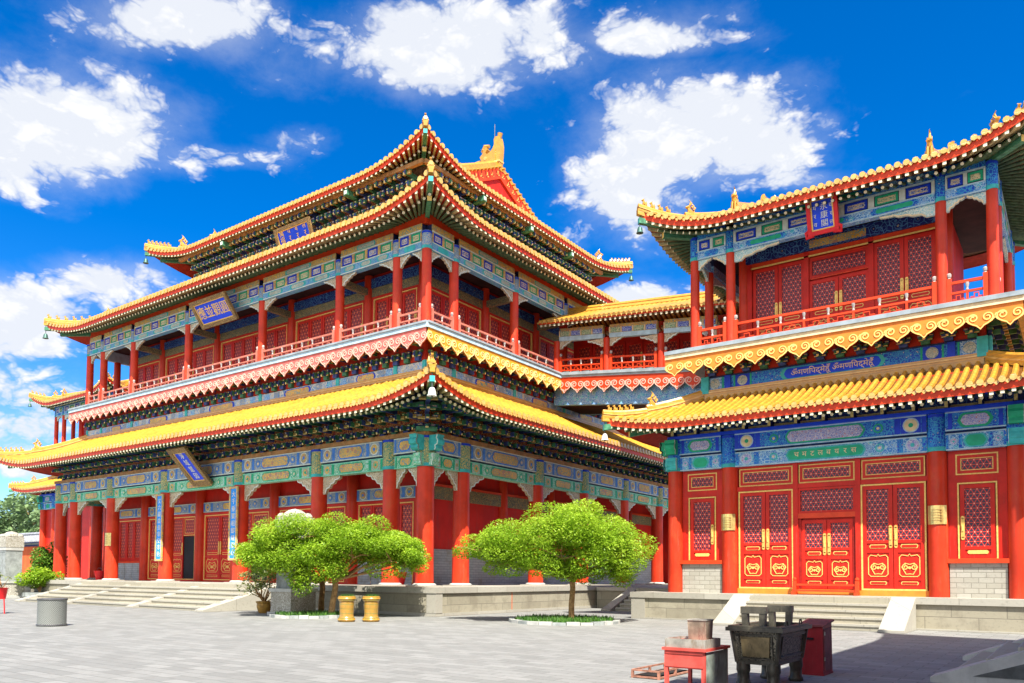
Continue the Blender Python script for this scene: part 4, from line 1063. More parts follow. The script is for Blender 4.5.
# ---- hanging boards
def tablet(origin_bottom, w, h, lean, label, chars, facem='royal_blue', framem='tablet_frame', charm='gold', border=.28, fr=(1, 0), size=None, extra=None, crest=False, face_border=None):
    x, y, z = origin_bottom
    t = thing('name_tablet', label, 'signboard', origin_bottom)
    xd = Vector((1, 0, 0)); up = Vector((0, -math.sin(lean), math.cos(lean))); out = xd.cross(up)
    def bx(mb, a0, a1, b0, b1, c0, c1, m):
        O = Vector(origin_bottom); P = lambda a, b, c: O+xd*a+up*b+out*c
        mb.box8([P(a0, b0, c1), P(a1, b0, c1), P(a1, b0, c0), P(a0, b0, c0), P(a0, b1, c1), P(a1, b1, c1), P(a1, b1, c0), P(a0, b1, c0)], m)
    mb = MB(); bx(mb, -w/2+.02, w/2-.02, .02, h-.02, 0, .08, facem); mb.build('board', t)
    mb = MB(); f = border
    for a0, a1, b0, b1 in ((-w/2, w/2, 0, f), (-w/2, w/2, h-f, h), (-w/2, -w/2+f, f, h-f), (w/2-f, w/2, f, h-f)):
        bx(mb, a0, a1, b0, b1, .0, .16, framem)
    e = face_border or 'gold_paint'
    for a0, a1, b0, b1 in ((-w/2+f, w/2-f, f, f+.05), (-w/2+f, w/2-f, h-f-.05, h-f), (-w/2+f, -w/2+f+.05, f+.05, h-f-.05), (w/2-f-.05, w/2-f, f+.05, h-f-.05)):
        bx(mb, a0, a1, b0, b1, .08, .12, e)
    if crest:
        for sg in (-1, 1):
            O = Vector(origin_bottom); P = lambda a, b, c: O+xd*a+up*b+out*c
            pts = [(sg*w*.30, h-.02), (sg*w*.5, h-.05), (sg*w*.5, h-f*1.2), (sg*w*.78, h-f*.5), (sg*w*.82, h+f*.5), (sg*w*.62, h+f*.55), (sg*w*.40, h+f*.2)]
            if sg < 0: pts = pts[::-1]
            vv = [P(a, b, .14) for a, b in pts]+[P(a, b, .02) for a, b in pts]; k = len(pts)
            mb.raw(vv, [tuple(range(k)), tuple(range(2*k-1, k-1, -1))]+[((i+1) % k, i, i+k, (i+1) % k+k) for i in range(k)], framem)
            mb.tube([P(a, b, .14) for a, b in pts], .028, 5, 'gold_paint')
            pts = [(sg*w*.32, .02), (sg*w*.56, -.03), (sg*w*.56, f), (sg*w*.48, f*1.3)]
            mb.tube([P(a, b, .10) for a, b in pts], .07, 6, framem)
        mb.tube([P(-w*.3, h, .12), P(-w*.12, h+f*.5, .12), P(0, h+f*.35, .12), P(w*.12, h+f*.5, .12), P(w*.3, h, .12)], .08, 6, framem)
    mb.build('frame', t)
    O = Vector(origin_bottom)
    for body, a, b, sz, m in chars:
        text(body, t, m or charm, O+xd*a+up*b+out*.085, xd, up, sz, extrude=.01)
    return t
tablet((-39.75, 26.12, 16.0), 3.4, 1.6, R_(36), 'wide blue tablet with four gold characters on the middle balcony of the largest pavilion', [(c, -1.08+i*.72, (.79), .74, 'gold_paint') for i, c in enumerate('應並觀圓')], charm='gold_paint', border=.22)
tablet((-37.4, 29.62, 20.85), 3.2, 1.6, R_(20), 'violet tablet with gold columns under the topmost eave of the largest pavilion',
       [(c, x, z, .42, 'gold_paint') for x, cs in ((-1.02, '萬福閣'), (-.34, 'यरल'), (.34, 'वरय'), (1.02, 'लरव')) for c, z in zip(cs, (1.25, .85, .45))], charm='gold', border=.2)
tablet((-39.35, 25.02, 6.62), 1.75, 2.5, R_(43), 'steeply tilted blue tablet in a gilded frame over the central stair doorway',
       [('淨', 0, 1.93, .40, 'white_wood'), ('域', 0, 1.49, .40, 'white_wood'), ('慧', 0, 1.05, .40, 'white_wood'), ('因', 0, .61, .40, 'white_wood')], border=.30)

# vertical couplet boards on the two columns of the central bay
for x, lab, body in ((-43.53, 'vertical blue couplet board on the column left of the central doorway', '丈六顯金身非空非色'), (-36.33, 'vertical blue couplet board on the column nearer the left tree', '大千垂寶相即境即心')):
    t = thing('couplet_board', lab, 'signboard', (x, YF-.5, 2.4), 'vertical couplet boards on the columns of the central bay')
    fr = Fr(x, YF-.42, 1, 0); mb = MB(); mb.fbox(fr, -.27, .27, 0, .06, 2.45, 6.18, 'couplet_blue'); mb.build('board', t)
    mb = MB(); frame_rect(mb, fr, -.36, .36, 2.36, 6.27, 0, .09, .11, 'gold_panel'); mb.build('frame', t)
    n = len(body)
    for i, c in enumerate(body): text(c, t, 'white_wood', (x, YF-.42-.065, 5.85-i*(3.1/(n-1))), (1, 0, 0), (0, 0, 1), .33, extrude=.008)

# notice plaques fixed on columns
def notice(x, y, z, w, h, label):
    t = thing('notice_plaque', label, 'plaque', (x, y, z), 'brass notice plaques on columns')
    fr = Fr(x, y, 1, 0); mb = MB()
    n = 6; R = .36
    for i in range(n):
        a0 = -w/2+w*i/n; a1 = a0+w/n
        o0 = math.sqrt(R*R-a0*a0)-R; o1 = math.sqrt(R*R-a1*a1)-R
        mb.box8([fr.p(a0, o0+.02, z), fr.p(a1, o1+.02, z), fr.p(a1, o1, z), fr.p(a0, o0, z), fr.p(a0, o0+.02, z+h), fr.p(a1, o1+.02, z+h), fr.p(a1, o1, z+h), fr.p(a0, o0, z+h)], 'brass_sheet')
    mb.build('plate', t)
    mb = MB()
    for i in range(5): mb.fbox(fr, -w*.28, w*.28, -.035 if False else 0.0, .026, z+h*(.2+.14*i), z+h*(.2+.14*i)+.012, 'plate_brown')
    mb.build('engraving', t)
plain('brass_sheet', (.70, .52, .18), .3, .15, 8, metal=.6)
notice(-49.8, YF-.40, 3.35, .62, .82, 'small gilt plaque on the second red column right of the far corner')
t = notice(-39.93, YF+IN-.36, 3.2, .62, .82, 'small gilt plaque between two doors under the tilted tablet')
column(hall, WF, -39.93-XL-IN, 0.0, ZP, 5.35, .30, base=False)

# ================================================================== SIDE PAVILIONS
def side_pavilion(cx, yf, label, zo=0.0, detail=True, zb=1.05):
    """two storeys: zo raises everything above the ground-floor columns"""
    hw = 5.8; dep = 9.0; xl, xr, yb = cx-hw, cx+hw, yf+dep
    P = thing('side_pavilion', label, 'pavilion', (cx, yf, 0))
    mb = MB(); mb.box(xl-1.4, xr+1.0, yf-1.0, yb+1, -.3, zb-.22, 'platform_face'); mb.box(xl-1.48, xr+1.08, yf-1.08, yb+1.08, zb-.218, zb, 'platform_cap')
    mb.box(xl-1.44, xl-.85, yf-1.05, yf-.5, -.3, zb-.219, 'platform_cap')
    mb.box(xl-1.43, xr+1.03, yf-1.03, yb+1.03, -.3, .06, 'platform_cap'); mb.build('platform', P)
    f = Fr(xl, yf, 1, 0); r = Fr(xr, yf, 0, 1); l = Fr(xl, yb, 0, -1); b = Fr(xr, yb, -1, 0)
    W = 2*hw; sx = [0, 2.25, W-2.25, W]; sy = [0, 2.25, dep-2.25, dep]
    z0 = 5.87+zo
    for s in sx: column(P, f, s, 0, zb, z0, .30, base=False, head='vivid_blue', zh=7.12+zo)
    for s in sy[1:]: column(P, r, s, 0, zb, z0, .30, base=False, head='vivid_blue', zh=7.12+zo)
    for s in sy[:-1]: column(P, l, s, 0, zb, z0, .30, base=False)
    mb = MB()
    mb.fbox(r, .3, dep-.3, -.3, -.05, zb, 8.5+zo, 'red_wall'); mb.fbox(l, .3, dep-.3, -.3, -.05, zb, 8.5+zo, 'red_wall'); mb.fbox(b, 0, W, -.3, -.05, zb, 8.5+zo, 'red_wall'); mb.fbox(f, 0, W, -.35, -.10, zb, 8.5+zo, 'red_lacquer')
    mb.build('wall', P)
    if detail:
        f2 = Fr(xl, yf-.0, 1, 0)
        for a, bb in ((.0, 2.25), (W-2.25, W)):
            mb = MB(); mb.fbox(f, a+.32, bb-.32, -.1, .06, zb, zb+1.12, 'dado_stone'); mb.fbox(f, a+.26, bb-.26, -.1, .16, zb+1.122, zb+1.27, 'red_trim'); mb.build('dado', P)
            mb = MB(); frame_rect(mb, f, a+.30, bb-.30, zb+1.28, z0, -.1, -.02, .30, 'red_lacquer'); mb.fbox(f, a+.6, bb-.6, -.1, -.02, 4.80, 5.06, 'red_lacquer'); mb.build('window_frame', P)
            m = (a+bb)/2
            mb = MB(); frame_rect(mb, f, m-.56, m+.56, 2.28, 4.80, -.02, .02, .045, 'gold_paint'); mb.build('gold_moulding', P)
            door_leaf(P, f, m-.49, m+.49, -.05, 2.34, 4.74, 'lattice_fine', False, True, 'R' if a == 0 else 'L', 2.72, 'window')
            mb = MB(); hexpanel(mb, f, m-.3, m+.3, 2.47, 2.59, .0, .03, 'gold_paint'); mb.build('waist_panel', P)
            transom(P, f, m-.60, m+.60, -.04, 5.06, 5.74)
        # central bay: three groups of doors
        c = hw
        g = [(-3.20, -1.16), (-.98, .98), (1.16, 3.20)]
        mb = MB(); mb.fbox(f, c-3.45, c+3.45, -.1, .05, zb, zb+.20, 'orange_board'); mb.fbox(f, c-3.5, c-3.24, -.1, .03, zb+.2, z0, 'red_lacquer'); mb.fbox(f, c+3.24, c+3.5, -.1, .03, zb+.2, z0, 'red_lacquer')
        for x in (-1.07, 1.07): mb.fbox(f, c+x-.09, c+x+.09, -.1, .06, zb+.2, z0, 'red_lacquer')
        mb.fbox(f, c-3.24, c+3.24, -.1, .04, 4.93, 5.10, 'red_lacquer'); mb.fbox(f, c-3.24, c+3.24, -.1, .02, 5.80, z0, 'red_lacquer'); mb.build('door_frame', P)
        for i, (a, bb) in enumerate(g):
            transom(P, f, c+a+.02, c+bb-.02, -.04, 5.11, 5.79)
            top = 4.92 if i != 1 else 3.80
            m = (a+bb)/2
            if i == 1:
                mb = MB(); mb.fbox(f, c+a, c+bb, -.1, .05, 3.82, 4.0, 'red_trim'); frame_rect(mb, f, c+a, c+bb, 4.0, 4.92, -.1, .03, .08, 'red_lacquer')
                P_ = f.p; mb.face([P_(c+a+.08, -.03, 4.08), P_(c+bb-.08, -.03, 4.08), P_(c+bb-.08, -.03, 4.84), P_(c+a+.08, -.03, 4.84)], 'lattice_fine', [(0, 0), (1.8, 0), (1.8, .76), (0, .76)]); mb.build('fanlight', P)
                frm = MB(); frm.fbox(f, c+a, c+a+.10, -.1, .0, zb+.2, 3.82, 'red_dark'); frm.fbox(f, c+bb-.10, c+bb, -.1, .0, zb+.2, 3.82, 'red_dark'); frm.build('door_jamb', P)
                a, bb = a+.10, bb-.10
            else:
                frm = MB(); frame_rect(frm, f, c+a, c+bb, zb+.2, top, -.06, .045, .05, 'gold_paint'); frm.build('gold_moulding', P); a, bb = a+.05, bb-.05
            oo = -.05 if i != 1 else -.09
            door_leaf(P, f, c+a, c+m-.01, oo, zb+.22, top-.05, 'lattice_fine', True, True, 'R', zb+.2+(1.72 if i != 1 else 1.50)); door_leaf(P, f, c+m+.01, c+bb, oo, zb+.22, top-.05, 'lattice_fine', True, True, 'L', zb+.2+(1.72 if i != 1 else 1.50))
        stairs(P, Fr(cx, yf-1.08, 1, 0), -2.3, 2.3, 1.75, zb-.02, 5, [-2.65, 2.65], .72)
        mb = MB(); mb.fbox(r, .32, dep-.32, -.05, .05, zb, zb+1.12, 'dado_stone'); mb.build('dado', P)
    # painted beams
    for fr, ss in ((f, sx), (r, sy)):
        for i in range(3):
            a, bb = ss[i]+.27, ss[i+1]-.27
            painted_beam(P, fr, a, bb, .16, z0, z0+.56, .3, 'teal'); painted_beam(P, fr, a, bb, .22, z0+.63, z0+1.26, .36, 'blue')
        mb = MB(); mb.fbox(fr, 0, ss[-1], -.1, .1, z0+.562, z0+.626, 'ink'); mb.fbox(fr, -.2, ss[-1]+.2, -.2, .34, z0+1.262, z0+1.38, 'royal_blue'); mb.build('plate_beam', P)
    for x, sg in ((xl, -1), (xr, 1)):
        corner_ends(P, x, yf, sg, z0+.66, z0+1.22, .3, .32, 'green_paint'); corner_ends(P, x, yf, sg, z0+.04, z0+.52, .3, .16, 'teal_paint')
    # one-step brackets with blue boards
    for fr, L in ((f, W), (r, dep)):
        mb = MB(); n = round(L/.98); w = L/n
        mb.fbox(fr, 0, L, -.1, .02, z0+1.38, z0+2.15, 'dark_beam')
        for i in range(n+1):
            s = i*w
            mb.fbox(fr, s-.06, s+.06, .0, .30, z0+1.40, z0+1.62, 'bracket_blue'); mb.fbox(fr, s-.05, s+.05, .0, .62, z0+1.66, z0+1.92, 'bracket_green')
            mb.fbox(fr, s-.05, s+.05, .30, .315, z0+1.41, z0+1.61, 'bracket_tip'); mb.fbox(fr, s-.04, s+.04, .62, .64, z0+1.68, z0+1.90, 'bracket_tip')
            mb.fbox(fr, s-.26, s+.26, .06, .16, z0+1.64, z0+1.80, 'bracket_blue')
            if i < n:
                mb.fbox(fr, s+.10, s+w-.10, .02, .04, z0+1.44, z0+1.52, 'bracket_tip')
                mb.fbox(fr, s+.14, s+w-.14, .30, .42, z0+1.70, z0+1.88, 'royal_blue')
                for q in (.3, .5, .7): mb.fbox(fr, s+w*q-.03, s+w*q+.03, .42, .435, z0+1.74, z0+1.84, 'bracket_tip')
        mb.build('bracket_frieze', P)
    r1 = Roof((xl-1.8, xr+1.8, yf-1.8, yb+1.8), 7.60+zo, eave_prof(.40, .030), .36, 3.0, .22, run=2.7)
    r1.tiles(P, 'FR', .275, 6); r1.eave(P, 'FR', .275, .7, 1.5, body1='rafter_green'); r1.hips(P, (0, 1), 2.7, 5, .26, .5, w=.11, h=.22); r1.wall_ridge(P, .30)
    # waist and balcony
    e = .9
    f2 = Fr(xl+e, yf+e, 1, 0); r2 = Fr(xr-e, yf+e, 0, 1); W2 = W-2*e; D2 = dep-2*e
    mb = MB(); mb.box(xl+e+.02, xr-e-.02, yf+e+.02, yb-e-.02, 8.6+zo, 10.5+zo, 'bracket_dark'); mb.build('wall', P)
    zf = 9.16+zo
    for fr, L in ((f2, W2), (r2, D2)):
        mb = MB(); mb.fbox(fr, 0, L, -.02, .06, zf, zf+.58, 'vivid_blue')
        mb.fbox(fr, 0, L, .06, .08, zf+.53, zf+.58, 'ink')
        hexpanel(mb, fr, L*.31, L*.69, zf+.06, zf+.50, .06, .072, 'teal_paint'); hexpanel(mb, fr, L*.325, L*.675, zf+.09, zf+.47, .072, .08, 'royal_blue')
        for q in (.045, .16, .84, .955):
            mb.fbox(fr, L*q-.28, L*q+.28, .06, .07, zf+.04, zf+.52, 'blue_paint' if q in (.16, .84) else 'vivid_teal'); disc(mb, fr, L*q, zf+.28, .2, .07, .085, 'pale_panel')
            mb.fbox(fr, L*q-.36, L*q-.30, .06, .07, zf+.04, zf+.52, 'green_paint'); mb.fbox(fr, L*q+.30, L*q+.36, .06, .07, zf+.04, zf+.52, 'green_paint')
        mb.fbox(fr, L*.10-.12, L*.10+.12, .06, .12, zf-.02, zf+.56, 'blue_paint'); mb.fbox(fr, L*.90-.12, L*.90+.12, .06, .12, zf-.02, zf+.56, 'blue_paint')
        mb.fbox(fr, -.1, .22, -.02, .2, zf-.1, zf+.58, 'teal_paint'); mb.fbox(fr, L-.22, L+.1, -.02, .2, zf-.1, zf+.58, 'teal_paint')
        o = mb.build('painted_frieze', P)
        if fr is f2 and detail: text('ॐमणिपद्मेहूँ ॐमणिपद्मेहूँ', o, 'cream_paint', fr.p(L/2, .085, zf+.26), (1, 0, 0), (0, 0, 1), .30, extrude=.008)
        bracket_row(P, fr, 0, L, .05, 9.76+zo, 10.4+zo, .75, 2, .72, 'soffit_red')
    ob = 1.2
    fb = Fr(xl+e-ob, yf+e-ob, 1, 0); rb = Fr(xr-e+ob, yf+e-ob, 0, 1)
    for fr, L in ((fb, W2+2*ob), (rb, D2+2*ob)):
        scallop_fascia(P, fr, 0, L, 0, 10.72+zo, 10.16+zo, 10.02+zo, 9.68+zo, .80, 'orange_board', 'buff_line', band='cream_paint', hb=.15, hc=.17, heart='orange_board')
    mb = MB(); mb.box(xl-.28, xr+.28, yf-.28, yb+.28, 10.46+zo, 10.70+zo, 'slate_edge'); mb.build('balcony_floor', P)
    # upper storey
    zu, ze = 10.70+zo, 14.53+zo; u = .6
    f3 = Fr(xl+u, yf+u, 1, 0); r3 = Fr(xr-u, yf+u, 0, 1); l3 = Fr(xl+u, yb-u, 0, -1); W3 = W-2*u; D3 = dep-2*u
    sx3 = [0, 1.5, W3-1.5, W3]; sy3 = [0, 1.5, D3-1.5, D3]
    for s in sx3: column(P, f3, s, 0, zu, ze, .185, base=False, head='vivid_blue', zh=15.5+zo, seg=12)
    for s in sy3[1:]: column(P, r3, s, 0, zu, ze, .185, base=False, head='vivid_blue', zh=15.5+zo, seg=12)
    for s in sy3[:-1]: column(P, l3, s, 0, zu, ze, .185, base=False, seg=12)
    for fr, ss in ((f3, sx3), (r3, sy3), (l3, sy3)):
        for i in range(3):
            a, bb = ss[i]+.16, ss[i+1]-.16
            panel_beam(P, fr, a, bb, .13, ze, ze+.36, ze+1.16, .28, 'teal', 'vivid_blue', kz=.50)
            if detail or fr is f3:
                for s, sg in ((a, 1), (bb, -1)): queti(P, fr, s, sg, 0, ze, min(1.75, (bb-a)*.46), .40, 'queti_teal', .10)
            railing(P, fr, ss[i]+.22, ss[i+1]-.22, .05, zu, .98, .86)
    k = 1.5
    f4 = Fr(xl+u+k, yf+u+k, 1, 0); W4 = W3-2*k
    mb = MB(); mb.box(xl+u+k, xr-u-k, yf+u+k+.1, yf+u+k+.4, zu, 15.0+zo, 'red_lacquer'); mb.box(xl+u+k, xl+u+k+.3, yf+u+k+.4, yb-u-k, zu, 15+zo, 'red_wall'); mb.box(xr-u-k-.3, xr-u-k, yf+u+k+.4, yb-u-k, zu, 15+zo, 'red_wall'); mb.box(xl+u+k+.3, xr-u-k-.3, yb-u-k-.3, yb-u-k, zu, 15+zo, 'red_wall')
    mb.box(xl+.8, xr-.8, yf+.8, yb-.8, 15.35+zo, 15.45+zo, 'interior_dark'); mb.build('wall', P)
    for s in (0, W4): column(P, f4, s, 0, zu, 15+zo, .2, base=False, seg=10)
    mb = MB(); mb.fbox(f4, 0, W4, -.02, .14, 14.5+zo, 15.0+zo, 'dark_beam'); mb.fbox(f4, W4*.36, W4*.64, .14, .16, 14.56+zo, 14.85+zo, 'gold_panel'); mb.build('painted_beam', P)
    c = W4/2; g = [(-3.35, -1.24), (-1.12, 1.12), (1.24, 3.35)]
    mb = MB()
    for x in (-3.44, -1.18, 1.18, 3.44): mb.fbox(f4, c+x-.09, c+x+.09, -.1, .08, zu, 14.48+zo, 'red_lacquer')
    mb.fbox(f4, c-3.35, c+3.35, -.1, .06, 14.30+zo, 14.48+zo, 'red_trim'); mb.fbox(f4, c-3.4, c+3.4, .06, .08, 14.25+zo, 14.31+zo, 'gold_paint'); mb.build('door_frame', P)
    for i, (a, bb) in enumerate(g):
        m = (a+bb)/2; top = (14.22 if i != 1 else 13.28)+zo
        if i == 1: transom(P, f4, c+a, c+bb, -.05, 13.36+zo, 14.22+zo, 'lattice_fine', False)
        door_leaf(P, f4, c+a+.02, c+m-.01, -.05, zu+.1, top, 'lattice_fine', True, True, 'R', zu+1.5); door_leaf(P, f4, c+m+.01, c+bb-.02, -.05, zu+.1, top, 'lattice_fine', True, True, 'L', zu+1.5)
    for s, lo in ((0, 0), (W4, 1)):
        pass
    r2_ = Roof((xl-.8, xr+.8, yf-.8, yb+.8), 15.53+zo, eave_prof(.32, .010), .92, 3.4, .2, gable=3.05, ridge_run=(dep+1.6)/2)
    r2_.tiles(P, 'FRL', .275, 6); r2_.eave(P, 'FRL', .275, .65, 1.35, body1='rafter_olive'); r2_.hips(P, (0, 1), 3.05, 4, .30, .5, w=.11, h=.22); r2_.gable_top(P, .45, .75, 1.1, .66)
    return P, r1, r2_
EP, E1R, E2R = side_pavilion(-7.4, 29.3, 'two-storey red pavilion with vivid blue painted beams and gold-scrolled doors beside the stone steps')
LPav, L1R, L2R = side_pavilion(-71.8, 33.05, 'far pavilion showing only its two yellow eave corners beyond the largest pavilion', 1.55, False, .6)
for i, ch in enumerate('चमटलवयरस'[:8]): text(ch, EP, 'cream_paint', (-7.4-.98+i*.28, 29.3-.185, 6.15), (1, 0, 0), (0, 0, 1), .26, extrude=.006)
tablet((-7.40, 29.42, 14.22), 1.08, 1.36, R_(16), 'red-framed blue tablet with white script hung on the upper floor of the nearer pavilion',
       [('永', 0.06, .93, .27, 'white_wood'), ('康', 0.06, .64, .27, 'white_wood'), ('閣', 0.06, .35, .27, 'white_wood')]+[(c, x, z, .2, 'white_wood') for x, cs in ((-.26, 'यरव'), (.30, 'वरल')) for c, z in zip(cs, (.93, .64, .35))], framem='plastic_red', charm='white_wood', border=.14, crest=True, face_border='gold_paint')
notice(-7.4-3.55, 29.3-.31, 3.45, .55, .62, 'square gilt plaque on the red column beside the left narrow window')
notice(-7.4+3.55, 29.3-.31, 3.45, .55, .62, 'square gilt plaque on the red column beside the right narrow window')
# low barrier across the central door
t = thing('door_barrier', 'low red wooden barrier standing across the central door above the steps', 'barrier', (-7.4, 29.0, 1.05))
fr = Fr(-7.4, 29.05, 1, 0)
mb = MB()
for z in (1.17, 1.38): mb.fbox(fr, -1.0, 1.0, -.03, .03, z, z+.07, 'red_trim')
mb.build('rail', t)
for sg in (-1, 1):
    mb = MB(); mb.fbox(fr, sg*1.06-.06, sg*1.06+.06, -.06, .06, 1.05, 1.56, 'red_trim'); mb.fbox(fr, sg*1.06-.05, sg*1.06+.05, -.28, .28, 1.05, 1.16, 'red_trim'); mb.lathe(fr.p(sg*1.06, 0, 0)[:2], [(.05, 1.56), (.075, 1.60), (.06, 1.66), (0, 1.69)], 8, 'red_trim'); mb.build('post', t)

# ================================================================== BRIDGE CORRIDOR
cor = thing('bridge_corridor', 'covered red bridge corridor with low yellow roof linking the largest and nearer pavilions', 'corridor', (-18, 37, 0))
X0, X1 = -24.0, -12.6; SL = -.105
fc = Fr(X0, 37.0, 1, 0); LC = X1-X0; zc = 13.05
scallop_fascia(cor, Fr(X0+.5, 36.55, 1, 0), 0, LC-.5, 0, zc-.05, zc-.62, zc-.80, zc-1.22, .86, 'red_trim', 'pink_line', band='slate_edge', hb=.16, hc=.12, slope=SL)
def slab(mb, s0, s1, o0, o1, z0, z1, m, sl=SL, fr=None):
    P = (fr or fc).p
    mb.box8([P(s0, o1, z0+sl*s0), P(s1, o1, z0+sl*s1), P(s1, o0, z0+sl*s1), P(s0, o0, z0+sl*s0), P(s0, o1, z1+sl*s0), P(s1, o1, z1+sl*s1), P(s1, o0, z1+sl*s1), P(s0, o0, z1+sl*s0)], m)
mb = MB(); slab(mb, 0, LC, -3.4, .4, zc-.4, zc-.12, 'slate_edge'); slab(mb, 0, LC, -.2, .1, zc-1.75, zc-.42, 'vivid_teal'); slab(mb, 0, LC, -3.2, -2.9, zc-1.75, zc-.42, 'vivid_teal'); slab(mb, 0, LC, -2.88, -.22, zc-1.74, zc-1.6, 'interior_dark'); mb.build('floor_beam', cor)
cs = [.15, 3.35, 6.55, 9.75]
for s in cs:
    z = zc-.12+SL*s; column(cor, fc, s, 0, z, z+2.0, .2, base=False, seg=12); column(cor, fc, s, -3.0, z, z+2.0, .2, base=False, seg=12)
for i in range(3):
    a, b = cs[i]+.2, cs[i+1]-.2
    z = zc+1.86+SL*(a+b)/2
    mb = MB(); slab(mb, a, b, -.12, .12, zc+1.88, zc+2.12, 'pale_blue')
    slab(mb, a, b, -.12, .06, zc+2.122, zc+2.6, 'gold_panel')
    n = 4; w = (b-a)/n
    for k in range(n):
        slab(mb, a+k*w+.06, a+(k+1)*w-.06, .06, .09, zc+2.16, zc+2.42, 'panel_blue' if k % 2 else 'panel_green'); slab(mb, a+k*w-.02, a+k*w+.04, .06, .11, zc+2.13, zc+2.45, 'cream_paint')
    mb.build('painted_beam', cor)
    for s, sg in ((a, 1), (b, -1)): queti(cor, fc, s, sg, 0, zc+1.88+SL*s, .95, .45, 'queti', .1)
    railing(cor, fc, cs[i]+.28, cs[i+1]-.28, .05, zc-.12+SL*cs[i], .95, .62, slope=SL)
mb = MB(); slab(mb, 0, LC, -2.2, -2.0, zc-.1, zc+2.6, 'red_lacquer'); mb.build('wall', cor)
fw = Fr(X0, 39.0, 1, 0)
for i in range(10):
    s = .3+i*1.08; z = zc+SL*(s+.5); door_leaf(cor, fw, s, s+.98, 0.02, z, z+2.1, 'lattice_red', True, False, 'R' if i % 2 else None)
# its roof
zr0 = 15.9; SR = -.090
n = round((LC+.9)/.29); w = (LC+.9)/n
RP = lambda s, t, dz=0: Vector((X0-.5+s, 36.05+t, zr0+SR*s+.40*t+.012*t*t+dz))
RB = lambda s, t, dz=0: Vector((X0-.5+s, 41.2-t, zr0+SR*s+.40*t+.012*t*t+dz))
for F_ in (RP, RB):
    mb = MB(); eb = MB()
    for i in range(n):
        a, b = i*w, (i+1)*w; T = 2.57
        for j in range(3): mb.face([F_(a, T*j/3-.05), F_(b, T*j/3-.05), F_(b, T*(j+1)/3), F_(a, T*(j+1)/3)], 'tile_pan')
        m = (a+b)/2; rr = w*.3
        mb.tube([F_(m, -.09, .02), F_(m, T*.5, .02), F_(m, T, .02)], rr, 8, 'tile_glaze', True, 'end_glaze')
        p = F_(a, -.06); mb.face([p+Vector((-w*.3, 0, 0)), p+Vector((0, 0, -.13)), p+Vector((w*.3, 0, 0))], 'end_glaze')
        eb.face([F_(a, 0, -.01), F_(b, 0, -.01), F_(b, .02, -.16), F_(a, .02, -.16)], 'red_trim'); eb.face([F_(a, .02, -.16), F_(b, .02, -.16), F_(b, 1.6, -.2), F_(a, 1.6, -.2)], 'soffit_red')
        p0, p1 = F_(m, .05, -.29), F_(m, 1.3, -.33); hw = w*.2
        al = Vector((hw, 0, 0)); u = Vector((0, 0, .13)); eb.box8([p0-al, p0+al, p1+al, p1-al, p0-al+u, p0+al+u, p1+al+u, p1-al+u], 'rafter_olive', caps='rafter_end')
    mb.build('tiled_slope', cor); eb.build('eave_board', cor)
mb = MB()
p, q = RP(0, 2.57), RP(LC+.9, 2.57)
for dz, r in ((.05, .2), (.25, .15)): mb.tube([p+Vector((0, 0, dz)), q+Vector((0, 0, dz))], r, 8, 'ridge_glaze')
mb.build('main_ridge', cor)
# low terrace and side stair beneath the corridor
ter = thing('stone_terrace', 'low shaded stone terrace with a short stair between the two pavilion platforms', 'terrace', (-17.8, 38, 0))
mb = MB(); mb.box(-20.78, -14.65, 36.2, 44, -.2, .92, 'platform_face'); mb.box(-20.76, -14.7, 36.12, 44, .922, 1.10, 'platform_cap'); mb.build('platform', ter)
stairs(ter, Fr(-17.2, 36.1, 1, 0), -1.0, 1.6, 2.6, 1.08, 6, [-1.35], .5, inset=True)

# ================================================================== SETTING
mb = MB(); mb.face([(-420, -200, 0), (260, -200, 0), (260, 420, 0), (-420, 420, 0)], 'paving')
struct(mb.build('ground'), 'grey stone paving of the temple courtyard')

def boundary_wall(pts, h, label, body='red_orange_wall'):
    (x0, y0), (x1, y1) = pts
    t = thing('courtyard_wall', label, 'wall', ((x0+x1)/2, (y0+y1)/2, 0))
    L = math.hypot(x1-x0, y1-y0); fr = Fr(x0, y0, (x1-x0)/L, (y1-y0)/L)
    mb = MB(); mb.fbox(fr, 0, L, -.3, .3, 0, .9, 'grey_brick'); mb.fbox(fr, 0, L, -.27, .27, .9, h, body); mb.build('wall_body', t)
    mb = MB()
    mb.fbox(fr, 0, L, -.45, .45, h, h+.18, 'ink'); mb.fbox(fr, 0, L, -.55, .55, h+.18, h+.34, 'ashlar_grey')
    n = int(L/.42)
    P = fr.p
    for sg in (-1, 1):
        mb.face([P(0, sg*.85, h+.42), P(L, sg*.85, h+.42), P(L, 0, h+1.15), P(0, 0, h+1.15)], 'grey_tile')
        for i in range(n):
            s = (i+.5)*L/n; mb.tube([P(s, sg*.88, h+.44), P(s, 0, h+1.17)], .12, 6, 'grey_tile', True, 'pale_paint')
    mb.fbox(fr, 0, L, -.86, .86, h+.34, h+.42, 'ink')
    mb.tube([P(0, 0, h+1.3), P(L, 0, h+1.3)], .2, 6, 'grey_tile'); mb.build('wall_coping', t)
boundary_wall([(-150, 36.5), (-79.6, 36.5)], 4.3, 'orange-red courtyard wall with grey tiled coping at the far left edge')
boundary_wall([(-95, 66), (30, 66)], 4.3, 'orange-red courtyard wall closing the yard behind the pavilions')

